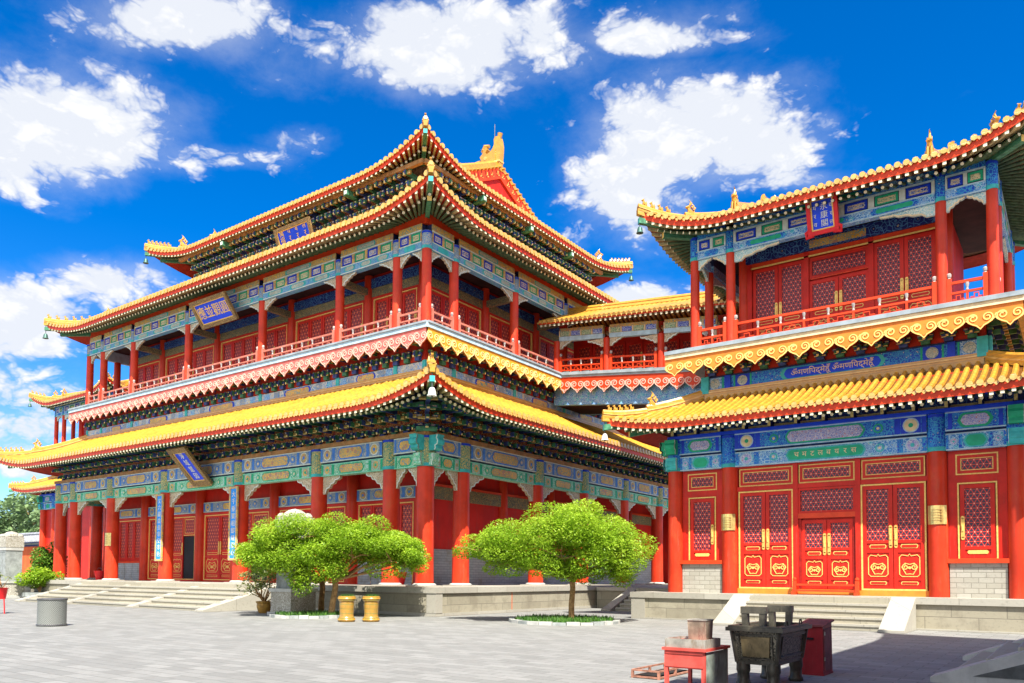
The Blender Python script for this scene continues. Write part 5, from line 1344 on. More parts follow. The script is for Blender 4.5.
# ------------------------------------------------------------------ vegetation
RV, FV = Vector((.809, .588, 0)), Vector((-.588, .809, 0))
def leaves(mb, tone, c, r, n, size, m, shell=.45, droop=.5):
    base = random.uniform(.15, .6)
    for _ in range(n):
        while True:
            v = Vector((random.uniform(-1, 1), random.uniform(-1, 1), random.uniform(-1, 1)))
            l = v.length
            if .05 < l <= 1: break
        v = v/l*(l**shell)
        p = Vector(c)+Vector((v.x*r[0], v.y*r[1], v.z*r[2]))*random.choice((1, 1, 1, 1.12))
        d = Vector((v.x+random.gauss(0, .7), v.y+random.gauss(0, .7), -droop*random.random()+random.gauss(0, .35)))
        d = d.normalized() if d.length > .01 else Vector((1, 0, 0))
        s = d.cross(Vector((random.gauss(0, .5), random.gauss(0, .5), 1))); s = s.normalized() if s.length > .01 else Vector((0, 1, 0))
        L = size*random.uniform(.7, 1.35); W = L*.26
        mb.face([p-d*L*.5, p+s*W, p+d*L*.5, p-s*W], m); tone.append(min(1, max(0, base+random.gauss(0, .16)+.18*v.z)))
def limb(mb, a, b, r0, r1, m='bark', k=4, wob=.08):
    a, b = Vector(a), Vector(b); pts = [a]
    for i in range(1, k): pts.append(a.lerp(b, i/k)+Vector((random.gauss(0, wob), random.gauss(0, wob), random.gauss(0, wob*.5))))
    pts.append(b); mb.tube(pts, [r0+(r1-r0)*i/k for i in range(k+1)], 7, m)
def pagoda_tree(base, label, clumps, trunk_h, n, lean=(0, 0), size=.17, rt=.15, group=None):
    t = thing('pagoda_tree', label, 'tree', (*base, 0))
    b = Vector((*base, 0)); top = b+Vector((lean[0], lean[1], trunk_h))
    mb = MB(); mb.tube([b+Vector((0, 0, -.05)), b+Vector((0, 0, .1)), b.lerp(top, .35), b.lerp(top, .7)+Vector((.04, .02, 0)), top], [rt*1.5, rt*1.12, rt, rt*.95, rt*1.1], 10, 'bark'); mb.build('trunk', t, smooth=True)
    lm = MB(); cr = MB(); tone = []
    vol = sum(c[3]*c[4]*c[5] for c in clumps)
    for (a, f, z, ra, rf, rz) in clumps:
        c = b+RV*a+FV*f+Vector((0, 0, z))
        limb(lm, top-Vector((0, 0, .15)), c-Vector((0, 0, rz*.2)), rt*.5, .02)
        for _ in range(3):
            e = c+Vector((random.uniform(-1, 1)*ra*.7, random.uniform(-1, 1)*ra*.7, random.uniform(-.5, .6)*rz)); limb(lm, c-Vector((0, 0, rz*.3)), e, .025, .008, k=3, wob=.05)
        nn = int(n*(ra*rf*rz)**.667/sum((q[3]*q[4]*q[5])**.667 for q in clumps))
        sub = 7
        for k in range(sub):
            v = Vector((random.gauss(0, .5), random.gauss(0, .5), random.gauss(0, .45)))
            if v.length > .8: v *= .8/v.length
            cc = c+RV*v.x*ra+FV*v.y*rf+Vector((0, 0, v.z*rz))
            q = random.uniform(.42, .62); rr = max(ra, rf)*q
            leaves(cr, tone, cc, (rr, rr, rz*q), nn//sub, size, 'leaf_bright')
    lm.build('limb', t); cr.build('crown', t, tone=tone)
    return t
pagoda_tree((-15.0, 24.3), 'low spreading bright green tree on a single slim trunk, its umbrella crown right of centre',
    [(-3.35, 0, 2.70, 1.0, 1.0, .45), (-2.5, .3, 2.75, 1.3, 1.3, .75), (-1.2, -.2, 3.15, 1.5, 1.5, .95), (.1, 0, 3.45, 1.5, 1.5, .9), (1.2, .2, 3.0, 1.35, 1.3, .9), (1.95, 0, 2.5, .9, 1.0, .85), (-.4, -.9, 2.5, 1.5, 1.2, .8), (1.0, -.8, 2.35, 1.2, 1.1, .8), (0, 1.0, 2.9, 1.7, 1.2, .8), (-1.8, .8, 2.5, 1.2, 1.1, .6), (-2.6, -.4, 2.2, 1.0, 1.0, .5), (-.3, 0, 1.9, 1.2, 1.2, .6), (1.7, -.4, 1.95, .7, .8, .5)], 1.75, 78000, size=.09, rt=.105)
pagoda_tree((-23.7, 20.65), 'low bright green tree with a bare pale brown trunk beside the two yellow glazed pots',
    [(.5, 0, 3.1, 1.4, 1.4, .8), (1.6, .1, 2.95, 1.3, 1.3, .8), (2.6, 0, 2.75, 1.15, 1.2, .7), (3.2, .2, 2.4, .75, .9, .6), (1.0, -.8, 2.5, 1.3, 1.1, .7), (2.4, -.7, 2.35, 1.2, 1.1, .65), (-.4, .3, 2.9, 1.1, 1.2, .8), (1.8, .9, 2.8, 1.5, 1.1, .7), (2.9, -.4, 2.15, .8, .8, .5), (-.4, -.6, 2.2, .9, .9, .6)], 1.6, 56000, lean=(.15, .05), rt=.115, size=.09)
pagoda_tree((-26.0, 22.1), 'low bushy green tree whose crown wraps around the right stone stele',
    [(-2.1, -1.6, 2.35, 1.0, 1.1, .6), (-1.3, -2.6, 2.75, 1.2, .9, .75), (-.4, -3.2, 3.32, 1.2, .75, .72), (.6, -3.1, 3.36, 1.2, .75, .66), (-1.1, -2.6, 3.1, 1.0, .8, .6), (1.5, -2.2, 2.9, 1.1, 1.0, .75), (-1.4, -3.0, 2.05, 1.0, .8, .6), (-.4, -3.5, 2.35, 1.0, .6, .8), (-.1, -3.4, 1.5, .65, .45, .65), (.8, -3.4, 2.2, 1.0, .6, .75), (-.6, .2, 3.0, 1.3, 1.2, .8), (.6, .3, 2.9, 1.3, 1.2, .8), (-1.8, -.6, 2.8, 1.0, 1.0, .6)], 1.5, 58000, rt=.12, size=.09)
def grass_bed(c, r, label, n=1500):
    t = thing('tree_bed', label, 'tree bed', (*c, 0))
    mb = MB(); k = 26
    for i in range(k):
        a0, a1 = 2*math.pi*i/k, 2*math.pi*(i+.94)/k; h = .10+random.uniform(-.015, .02)
        p = []
        for z in (-.02, h):
            for rr, a in ((r, a0), (r, a1), (r-.2, a1), (r-.2, a0)): p.append((c[0]+rr*math.cos(a), c[1]+rr*math.sin(a), z))
        mb.box8(p, 'marble' if i % 3 else 'ashlar_grey')
    mb.build('stone_edging', t)
    mb = MB(); mb.lathe(c, [(r-.19, 0.01), (r*.6, .05), (0, .07)], 20, 'soil'); mb.build('soil', t)
    mb = MB(); tone = []
    for _ in range(n):
        q = (r-.22)*math.sqrt(random.random()); a = random.uniform(0, 6.283); x, y = c[0]+q*math.cos(a), c[1]+q*math.sin(a); b = random.uniform(0, 6.283); h = random.uniform(.10, .24); dx, dy = .035*math.cos(b), .035*math.sin(b); lx, ly = random.gauss(0, .06), random.gauss(0, .06)
        mb.face([(x-dx, y-dy, .03), (x+dx, y+dy, .03), (x+lx, y+ly, .03+h)], 'grass_blade'); tone.append(random.uniform(.2, 1))
    g = mb.build('grass', t, tone=tone); g['kind'] = 'stuff'
grass_bed((-15.15, 24.05), 2.0, 'round stone-edged grass bed under the right umbrella tree', 2600)
grass_bed((-24.5, 20.3), 1.55, 'round stone-edged grass bed beside the right stele and yellow pots', 1700)
def bush(base, r, h, label, n, z0=0, mat='leaf_mid', size=.2):
    t = thing('leafy_shrub', label, 'shrub', (*base, z0))
    mb = MB(); b = Vector((*base, z0))
    for _ in range(7): limb(mb, b, b+Vector((random.uniform(-.7, .7)*r, random.uniform(-.7, .7)*r, h*random.uniform(.6, .9))), .04, .012, k=3)
    mb.build('stem', t)
    mb = MB(); tone = []
    for _ in range(14):
        leaves(mb, tone, b+Vector((random.gauss(0, .42)*r, random.gauss(0, .42)*r, h*random.uniform(.35, .85))), (r*.5, r*.5, h*.28), n//14, size, mat)
    mb.build('foliage', t, tone=tone)
    return t
bush((-58.9, 25.6), 1.1, 3.4, 'taller round green shrub behind the left stele', 5200, size=.2)
bush((-54.9, 23.3), .95, 1.5, 'low bright shrub on a stone base beside the left stele', 4800, z0=.35, size=.17, mat='leaf_bright')
mb = MB(); mb.lathe((-54.9, 23.3), [(.9, 0), (1.0, .1), (1.0, .35), (.85, .36), (.8, .2)], 12, 'ashlar_grey'); tag(mb.build('shrub_planter'), 'low round stone planter holding the bright shrub at far left', 'planter')
def forest_tree(base, h, r, label, n=2600, mat='leaf_far'):
    t = thing('broadleaf_tree', label, 'tree', (*base, 0), 'trees beyond the courtyard wall')
    b = Vector((*base, 0)); mb = MB(); limb(mb, b, b+Vector((0, 0, h*.55)), .35, .2, k=4, wob=.15); mb.build('trunk', t)
    lm = MB(); mb = MB(); tone = []
    for _ in range(16):
        a = random.uniform(0, 6.28); q = random.uniform(.1, .75)*r; z = h*random.uniform(.42, .86)
        c = b+Vector((q*math.cos(a), q*math.sin(a), z)); limb(lm, b+Vector((0, 0, h*.45)), c, .12, .03, k=3)
        leaves(mb, tone, c, (r*.42, r*.42, h*.14), n//16, .75, mat)
    lm.build('limb', t); mb.build('crown', t, tone=tone)
for i, (x, y, h, r, lb) in enumerate(((-98, 44, 10.2, 4.2, 'green tree rising just above the wall, next to the lower pavilion eave'), (-108, 46, 12.6, 5.0, 'tallest pale green tree beyond the far left wall'), (-122, 49, 13.4, 5.5, 'pale green tree beyond the wall, second from the photo edge'), (-134, 52, 11.0, 5, 'outermost pale green tree beyond the far left wall'), (-104, 60, 11.5, 5, 'rear green tree half hidden behind the tallest tree beyond the wall'))):
    forest_tree((x, y), h, r, lb)

# ------------------------------------------------------------------ stelae
def stele(x, y, label, dz=0):
    t = thing('stone_stele', label, 'stele', (x, y, 0))
    mb = MB(); mb.box(x-.72, x+.72, y-.72, y+.72, 0, .14, 'marble'); mb.box(x-.62, x+.62, y-.62, y+.62, .14, .95, 'carved_stone'); mb.box(x-.68, x+.68, y-.68, y+.68, .95, 1.08, 'marble'); mb.build('base', t)
    mb = MB(); mb.box(x-.48, x+.48, y-.48, y+.48, 1.08, 3.05, 'ashlar_grey')
    fr = Fr(x, y-.48, 1, 0); frame_rect(mb, fr, -.42, .42, 1.15, 2.98, 0, .02, .05, 'ashlar_grey'); mb.build('shaft', t)
    mb = MB(); mb.box(x-.52, x+.52, y-.52, y+.52, 3.05, 3.25, 'marble'); mb.box(x-.54, x+.54, y-.54, y+.54, 3.25, 3.92, 'carved_stone')
    for sx in (-1, 1):
        for sy in (-1, 1): mb.lathe((x+sx*.36, y+sy*.36), [(.18, 3.90), (.2, 3.98), (.12, 4.1), (0, 4.13)], 8, 'carved_stone')
    mb.lathe((x, y), [(.5, 3.95), (.46, 4.1), (.25, 4.24), (0, 4.3)], 12, 'carved_stone'); mb.build('carved_cap', t)
stele(-25.75, 20.45, 'stone stele with carved base wrapped by the left tree crowns')
stele(-56.1, 22.0, 'stone stele with white carved cap at the far left edge')

# ------------------------------------------------------------------ pots, bin, planter
def glazed_pot(x, y, label):
    t = thing('glazed_pot', label, 'pot', (x, y, 0), 'pair of yellow glazed pots by the platform')
    mb = MB(); mb.lathe((x, y), [(.25, 0), (.30, .03), (.30, .12), (.26, .16), (.24, .24), (.25, .48), (.26, .66), (.25, .70), (.30, .75), (.31, .88), (.27, .90), (.25, .82), (.0, .80)], 20, 'pot_glaze'); mb.build('pot_body', t, smooth=True)
    mb = MB(); mb.lathe((x, y), [(.305, .79), (.325, .82), (.305, .85)], 20, 'ridge_glaze'); mb.build('rim_band', t, smooth=True); mb = MB(); mb.lathe((x, y), [(.295, .05), (.315, .08), (.295, .11)], 20, 'ridge_glaze'); mb.build('foot_band', t, smooth=True)
    mb = MB(); tone = []
    for _ in range(160):
        a, q = random.uniform(0, 6.28), .24*math.sqrt(random.random()); px, py = x+q*math.cos(a), y+q*math.sin(a)
        mb.face([(px-.02, py, .80), (px+.02, py, .80), (px+random.gauss(0, .05), py+random.gauss(0, .05), .80+random.uniform(.10, .2))], 'grass_blade'); tone.append(random.random())
    mb.build('herb', t, tone=tone)
glazed_pot(-20.95, 18.95, 'yellow glazed pot with low herbs, directly beside the bare tree trunk')
glazed_pot(-20.35, 19.55, 'yellow glazed pot with low herbs, on the side toward the pavilion corner')
t = thing('potted_plant', 'sparse yellow-green potted plant in a round glazed pot beside the stair', 'potted plant', (-28.1, 20.8, 0))
mb = MB(); mb.lathe((-28.1, 20.8), [(.2, 0), (.24, .04), (.31, .28), (.30, .40), (.35, .46), (.35, .50), (.28, .50), (.26, .42), (0, .42)], 16, 'terracotta'); mb.build('pot_body', t, smooth=True)
mb = MB(); lf = MB(); tone = []
for _ in range(16):
    a = random.uniform(0, 6.28); q = random.uniform(.3, 1.0); e = Vector((-28.1+q*math.cos(a), 20.8+q*math.sin(a), random.uniform(.9, 1.75))); limb(mb, (-28.1, 20.8, .42), e, .03, .008, k=3)
    leaves(lf, tone, e, (.28, .28, .22), 55, .14, 'leaf_pale')
mb.build('stem', t); lf.build('foliage', t, tone=tone)
t = thing('litter_bin', 'perforated grey steel drum bin standing on the open paving', 'bin', (-25.75, 11.3, 0))
mb = MB(); mb.lathe((-25.75, 11.3), [(.40, .0), (.40, .80), (.41, .84), (.38, .84), (.37, .1), (0, .1)], 32, 'perforated_steel', uvs=True); mb.build('drum', t, smooth=True)
for z in (.02, .80): mb = MB(); mb.lathe((-25.75, 11.3), [(.41, z), (.422, z+.01), (.422, z+.04), (.41, z+.05)], 32, 'steel_dark'); mb.build('hoop', t)
t = thing('flower_stand', 'red plastic flower bucket on a thin red metal stand at the far left', 'planter', (-34.75, 13.3, 0))
x, y = -34.75, 13.3
mb = MB(); mb.lathe((x, y), [(.18, .58), (.25, 1.0), (.28, 1.03), (.25, 1.03), (.17, .62), (0, .62)], 16, 'plastic_red'); mb.build('bucket', t, smooth=True)
mb = MB()
for k in range(4):
    a = k*math.pi/2+.4; mb.tube([(x+.22*math.cos(a), y+.22*math.sin(a), .0), (x+.17*math.cos(a), y+.17*math.sin(a), .62)], .022, 6, 'plastic_red')
mb.build('stand', t)
mb = MB(); lf = MB(); tone = []
for _ in range(9):
    a = random.uniform(0, 6.28); e = Vector((x+.3*math.cos(a), y+.3*math.sin(a), random.uniform(1.3, 1.75))); limb(mb, (x, y, .9), e, .02, .006, k=3); leaves(lf, tone, e, (.12, .12, .12), 10, .12, 'leaf_pale')
mb.build('twig', t); lf.build('foliage', t, tone=tone)
for (x, y, lb) in ((-53.6, YF+1.15, 'small red round fire bucket on the platform between the far columns'), (-25.35, YF+.75, 'small red fire bucket tucked behind the red column near the corner')):
    t = thing('fire_bucket', lb, 'bucket', (x, y, ZP)); mb = MB(); mb.lathe((x, y), [(.22, ZP), (.34, ZP+.5), (.36, ZP+.62), (.3, ZP+.62), (.28, ZP+.5), (0, ZP+.4)], 14, 'plastic_red'); mb.build('bucket_body', t, smooth=True)
    mb = MB(); mb.tube([(x-.34, y, ZP+.6), (x-.2, y, ZP+.8), (x+.2, y, ZP+.8), (x+.34, y, ZP+.6)], .018, 5, 'steel_dark'); mb.build('handle', t)

# ------------------------------------------------------------------ bronze incense burner
x0, x1, y0, y1 = -4.36, -3.64, 11.72, 13.10
t = thing('incense_burner', 'dark bronze rectangular incense burner with two upright loop handles on four legs', 'incense burner', ((x0+x1)/2, (y0+y1)/2, 0))
mb = MB(); b = .06
mb.box8([(x0+b, y0+b, .36), (x1-b, y0+b, .36), (x1-b, y1-b, .36), (x0+b, y1-b, .36), (x0, y0, .84), (x1, y0, .84), (x1, y1, .84), (x0, y1, .84)], 'bronze_relief')
for zz, e, m in ((.36, .045, 'bronze'), (.79, .015, 'bronze')): mb.box(x0-.0+b*(1-(zz-.36)/.48)-.012, x1-b*(1-(zz-.36)/.48)+.012, y0+b*(1-(zz-.36)/.48)-.012, y1-b*(1-(zz-.36)/.48)+.012, zz-.02, zz+e, m)
for (cx, cy) in ((x0, y0), (x1, y0), (x1, y1), (x0, y1)):
    sx, sy = (1 if cx == x0 else -1), (1 if cy == y0 else -1)
    mb.tube([(cx+sx*b, cy+sy*b, .37), (cx, cy, .84)], .035, 6, 'bronze')
body = mb.build('body', t)
mb = MB()
fr = Fr(x0, y0, 1, 0)
mb.box8([fr.p(.16, -.016, .46), fr.p(.56, -.016, .46), fr.p(.56, -.06, .46), fr.p(.16, -.06, .46), fr.p(.14, .024, .76), fr.p(.58, .024, .76), fr.p(.58, -.02, .76), fr.p(.14, -.02, .76)], 'bronze_plate'); mb.build('cartouche', body)
mb = MB(); Fq = Fr(x1, y0, 0, 1)
for a0, a1 in ((.14, 1.24),):
    pts = [(a0, .46), (a1, .46), (a1, .77), (a0, .77)]
    q = [Fq.p(s, -.05+(z-.36)/.48*.06, z) for s, z in pts]; mb.tube(q+[q[0]], .018, 5, 'bronze')
for a0, a1 in ((.11, .61),):
    pts = [(a0, .43), (a1, .43), (a1, .79), (a0, .79)]; q = [fr.p(s, -.05+(z-.36)/.48*.06, z) for s, z in pts]; mb.tube(q+[q[0]], .016, 5, 'bronze')
mb.build('relief_frame', body)
mb = MB()
o = .075
for a, c, e, f in ((x0-o, x1+o, y0-o, y0+.08), (x0-o, x1+o, y1-.08, y1+o), (x0-o, x0+.08, y0+.08, y1-.08), (x1-.08, x1+o, y0+.08, y1-.08)): mb.box(a, c, e, f, .842, .90, 'bronze')
for a, c, e, f in ((x0-o+.03, x1+o-.03, y0-o+.03, y0+.05), (x0-o+.03, x1+o-.03, y1-.05, y1+o-.03), (x0-o+.03, x0+.05, y0+.05, y1-.05), (x1-.05, x1+o-.03, y0+.05, y1-.05)): mb.box(a, c, e, f, .902, .925, 'bronze')
mb.box(x0+.04, x1-.04, y0+.04, y1-.04, .80, .835, 'ashlar_grey')
mb.tube([(x1-.02, y0+.35, .925), (x1-.02, y0+.38, .99), (x1-.02, y0+.44, .99), (x1-.02, y0+.47, .925)], .012, 5, 'bronze'); mb.tube([(x1-.02, y1-.3, .925), (x1-.02, y1-.27, .99), (x1-.02, y1-.21, .99), (x1-.02, y1-.18, .925)], .012, 5, 'bronze')
mb.build('rim', t)
for y, th in ((y0+.25, 0), (y1-.22, 0)):
    mb = MB(); fr = Fr((x0+x1)/2-(.10 if y < 12.5 else -.02), y, 1, 0)
    # loop handle: two posts and a bar, slightly flared
    mb.box8([fr.p(-.17, .05, .84), fr.p(-.085, .05, .84), fr.p(-.085, -.05, .84), fr.p(-.17, -.05, .84), fr.p(-.19, .055, 1.2), fr.p(-.095, .055, 1.2), fr.p(-.095, -.055, 1.2), fr.p(-.19, -.055, 1.2)], 'bronze')
    mb.box8([fr.p(.085, .05, .84), fr.p(.17, .05, .84), fr.p(.17, -.05, .84), fr.p(.085, -.05, .84), fr.p(.095, .055, 1.2), fr.p(.19, .055, 1.2), fr.p(.19, -.055, 1.2), fr.p(.095, -.055, 1.2)], 'bronze')
    mb.fbox(fr, -.195, .195, -.06, .06, 1.10, 1.205, 'bronze'); mb.build('loop_handle', t)
for (cx, cy) in ((x0+.13, y0+.13), (x1-.13, y0+.13), (x1-.13, y1-.13), (x0+.13, y1-.13)):
    mb = MB(); mb.lathe((cx, cy), [(.10, 0), (.115, .02), (.115, .06), (.095, .09), (.09, .20), (.105, .24), (.105, .27), (.10, .37)], 14, 'bronze'); mb.build('leg', t, smooth=True)

# ------------------------------------------------------------------ red table, tray, can
x0, x1, y0, y1 = -5.0, -4.38, 10.70, 11.60
t = thing('candle_table', 'faded red metal table with an apron front and a grey-green side sheet', 'table', ((x0+x1)/2, (y0+y1)/2, 0))
mb = MB(); mb.box(x0-.03, x1+.03, y0-.03, y1+.03, .585, .625, 'faded_red'); mb.build('tabletop', t)
mb = MB(); mb.box(x0+.012, x1-.012, y0, y0+.02, .33, .583, 'faded_red'); mb.box(x0, x0+.02, y0+.022, y1, .33, .583, 'faded_red'); mb.box(x0+.02, x1-.02, y0-.012, y0-.001, .35, .372, 'faded_red'); mb.box(x0+.02, x1-.02, y0-.012, y0-.001, .54, .565, 'faded_red'); mb.build('apron', t)
mb = MB(); mb.box(x1-.012, x1+.004, y0+.06, y1-.02, .06, .57, 'tin_green'); mb.build('side_sheet', t)
for cx, cy in ((x0, y0), (x1-.05, y0), (x1-.05, y1-.05), (x0, y1-.05)):
    mb = MB(); mb.box(cx-.001, cx+.051, cy-.001, cy+.051, 0, .583, 'faded_red'); mb.build('leg', t)
t = thing('ash_tray_box', 'shallow open grey sheet-metal tray lying on the red table', 'tray', (-4.68, 11.0, .625))
mb = MB(); X0, X1, Y0, Y1 = -4.99, -4.37, 10.70, 11.28
mb.box(X0, X1, Y0, Y1, .627, .64, 'tin')
for a, c, e, f in ((X0, X1, Y0, Y0+.015), (X0, X1, Y1-.015, Y1), (X0, X0+.015, Y0+.015, Y1-.015), (X1-.015, X1, Y0+.015, Y1-.015)): mb.box(a, c, e, f, .64, .755, 'tin')
mb.build('tray', t); mb = MB(); mb.box(X0+.02, X1-.02, Y0+.02, Y1-.02, .70, .715, 'faded_red'); mb.build('liner', t)
t = thing('square_can', 'rusty square tin can standing in the grey tray on the red table', 'can', (-4.6, 11.05, .716))
mb = MB(); X0, X1, Y0, Y1 = -4.745, -4.475, 10.98, 11.22
z0, z1 = .717, 1.02; e = .02
for q in ([(X0, Y0), (X1, Y0)], [(X1, Y0), (X1, Y1)], [(X1, Y1), (X0, Y1)], [(X0, Y1), (X0, Y0)]):
    (a, b_), (c, d) = q; cx, cy = (X0+X1)/2, (Y0+Y1)/2; k = lambda u, w, s: (cx+(u-cx)*s, cy+(w-cy)*s)
    mb.box8([(*k(a, b_, 1), z0), (*k(c, d, 1), z0), (*k(c, d, .94), z0), (*k(a, b_, .94), z0), (*k(a, b_, 1.09), z1), (*k(c, d, 1.09), z1), (*k(c, d, 1.03), z1), (*k(a, b_, 1.03), z1)], 'tin_box')
mb.box(X0+.01, X1-.01, Y0+.01, Y1-.01, z0, z0+.02, 'soot'); mb.build('can_wall', t)
mb = MB(); cx, cy = (X0+X1)/2, (Y0+Y1)/2; w = (X1-X0)/2*1.1; v = (Y1-Y0)/2*1.1
mb.tube([(cx-w, cy-v, z1), (cx+w, cy-v, z1), (cx+w, cy+v, z1), (cx-w, cy+v, z1), (cx-w, cy-v, z1)], .012, 5, 'tin'); mb.build('rim', t)
t = thing('iron_rack', 'low rusty angle-iron frame with a black tray lying on the paving', 'frame', (-5.75, 12.2, 0))
X0, X1, Y0, Y1 = -6.02, -5.52, 11.62, 12.88
mb = MB()
for z in (.012, .115):
    for a, c, e, f in ((X0, X1, Y0, Y0+.03), (X0, X1, Y1-.03, Y1), (X0, X0+.03, Y0+.03, Y1-.03), (X1-.03, X1, Y0+.03, Y1-.03)): mb.box(a, c, e, f, z, z+.028, 'rust_frame')
for cx in (X0, X1-.034):
    for cy in (Y0, (Y0+Y1)/2, Y1-.034): mb.box(cx-.002, cx+.036, cy-.002, cy+.036, 0, .112, 'rust_frame')
mb.build('iron_frame', t); mb = MB(); mb.box(X0+.05, X1-.05, Y0+.05, Y1-.05, .01, .05, 'soot'); mb.build('tray', t)
# ------------------------------------------------------------------ red cabinet
x0, x1, y0, y1 = -4.0, -3.58, 13.88, 14.48
t = thing('donation_cabinet', 'maroon sloping-top cabinet with a slot in its front beside the incense burner', 'cabinet', ((x0+x1)/2, (y0+y1)/2, 0))
mb = MB(); mb.box8([(x0, y0, .03), (x1, y0, .03), (x1, y1, .03), (x0, y1, .03), (x0+.03, y0+.02, .83), (x1-.01, y0+.02, .83), (x1-.01, y1, .90), (x0+.03, y1, .90)], 'maroon'); mb.box(x0-.01, x1+.01, y0-.01, y1+.01, 0, .03, 'maroon'); b0 = mb.build('body', t)
mb = MB(); mb.box8([(x0+.0, y0-.03, .825), (x1+.03, y0-.03, .825), (x1+.03, y1+.03, .90), (x0, y1+.03, .90), (x0, y0-.03, .855), (x1+.03, y0-.03, .855), (x1+.03, y1+.03, .93), (x0, y1+.03, .93)], 'maroon_side'); mb.build('lid', t)
mb = MB(); mb.box8([(x1-.002, y0+.06, .08), (x1+.012, y0+.06, .08), (x1+.012, y1-.05, .08), (x1-.002, y1-.05, .08), (x1-.012, y0+.06, .78), (x1+.002, y0+.06, .78), (x1+.002, y1-.05, .80), (x1-.012, y1-.05, .80)], 'maroon_side'); d = mb.build('door', t)
for z in (.25, .68): mb = MB(); mb.box(x1+.002, x1+.022, y0+.055, y0+.075, z, z+.06, 'tin'); mb.build('hinge', d)
mb = MB(); mb.box(x0+.12, x0+.26, y0-.004, y0+.03, .60, .635, 'dark_opening'); mb.build('slot', b0)

# ------------------------------------------------------------------ hall beside the camera, its stair reaches into view
sh = thing('shade_hall', 'tall hall outside the right edge whose low stone stair and shade reach the courtyard', 'hall', (6, 5, 0))
mb = MB(); mb.box(.6, 24, -14, 21.5, -.2, .86, 'platform_face'); mb.box(.5, 24, -14.1, 21.6, .862, 1.05, 'platform_cap'); mb.build('platform', sh)
stairs(sh, Fr(.48, 18.95, 0, -1), 0, 4.5, 2.15, 1.02, 5, [.25, 4.45], .6, inset=True, cheek='marble')
for y in (-11, -5.6, -.2, 5.2, 10.6, 16.0, 19.9): column(sh, Fr(2.6, y, 0, 1), 0, 0, 1.05, 8.6, .34)
mb = MB(); mb.box(4.8, 5.2, -12, 19.8, 1.05, 12.3, 'red_wall'); mb.box(5.2, 22, 19.4, 19.8, 1.05, 11.9, 'red_wall'); mb.box(5.2, 22, -12, -11.6, 1.05, 11, 'red_wall'); mb.box(21.6, 22, -11.6, 19.4, 1.05, 11, 'red_wall'); mb.build('wall', sh)
fh = Fr(2.6, 20, 0, -1)
painted_beam(sh, fh, 0, 31, .2, 8.6, 9.6, .4, 'teal'); bracket_row(sh, fh, 0, 31, 0, 9.65, 10.9, 1.0, 2, 1.0)
R4 = Roof((1.3, 24.0, -15.0, 20.3), 11.0, eave_prof(.40, .02), .5, 4, .2, gable=4, ridge_run=23.15/2)
fix = R4.tr
R4.rr = 11.5
R4.tiles(sh, '', .5, 5); R4.eave(sh, 'L', .4, 1.0, 1.8); R4.hips(sh, (), 4); R4.gable_top(sh, .7, 1.6, 2.0, .8)

# ------------------------------------------------------------------ bells under the eave corners
def tipbell(roof, i, h, label, m='bell_bronze', drop=.55):
    P, (sx, sy) = roof.corner(i); p = P(0, -drop)+Vector((sx, sy, 0))*.06; bell(p.x, p.y, p.z, h, label, m)
tipbell(R1, 1, .55, 'whitish bell under the lowest eave corner of the largest pavilion, above the front corner column', 'white_wood')
tipbell(R2, 0, .55, 'small dark bell under the middle eave at its far left tip')
tipbell(R3, 0, .55, 'small dark bell under the topmost eave at its left tip')
tipbell(R3, 2, .55, 'small dark bell under the topmost eave at its right rear tip')

tipbell(E1R, 0, .42, 'white bell under the lower eave corner of the nearer pavilion, in front of the corridor', 'white_wood', .5)
tipbell(E2R, 0, .42, 'green bronze bell under the upper eave corner of the nearer pavilion', drop=.5)
tipbell(L2R, 0, .5, 'tiny dark bell under the upper eave corner of the far pavilion')

# ------------------------------------------------------------------ sky, sun, camera
EL, AZ = 55, 48
tosun = Vector((math.sin(R_(AZ))*math.cos(R_(EL)), -math.cos(R_(AZ))*math.cos(R_(EL)), math.sin(R_(EL))))
sl = bpy.data.lights.new('sun', 'SUN'); sl.energy = 4.3; sl.angle = R_(.5); sl.color = (1, .95, .86)
so = bpy.data.objects.new('sun', sl); C.objects.link(so); so.rotation_mode = 'QUATERNION'; so.rotation_quaternion = tosun.to_track_quat('Z', 'Y'); so.location = (30, -30, 60)

f, py, yaw, pit, rol = 784.818, 541.7316, R_(-36.0427), R_(2.49199), R_(-.42805)
cy, sy = math.cos(yaw), math.sin(yaw)
fw = Vector((sy, cy, 0)); rt = Vector((cy, -sy, 0)); up = Vector((0, 0, 1))
f2 = fw*math.cos(pit)+up*math.sin(pit); u2 = up*math.cos(pit)-fw*math.sin(pit); dn = -u2
r3 = rt*math.cos(rol)+dn*math.sin(rol); d3 = dn*math.cos(rol)-rt*math.sin(rol)
cam = bpy.data.cameras.new('camera'); cam.sensor_width = 36; cam.lens = 36*f/1024; cam.shift_y = (py-341.5)/1024; cam.clip_end = 2000; cam.clip_start = .1
co = bpy.data.objects.new('camera', cam); C.objects.link(co)
m = Matrix((r3, -d3, -f2)).transposed().to_4x4(); m.translation = (0, 0, 1.65); co.matrix_world = m
sc.camera = co
def sky_dir(x, y): return (r3*((x-512)/f)+d3*((y-py)/f)+f2).normalized()

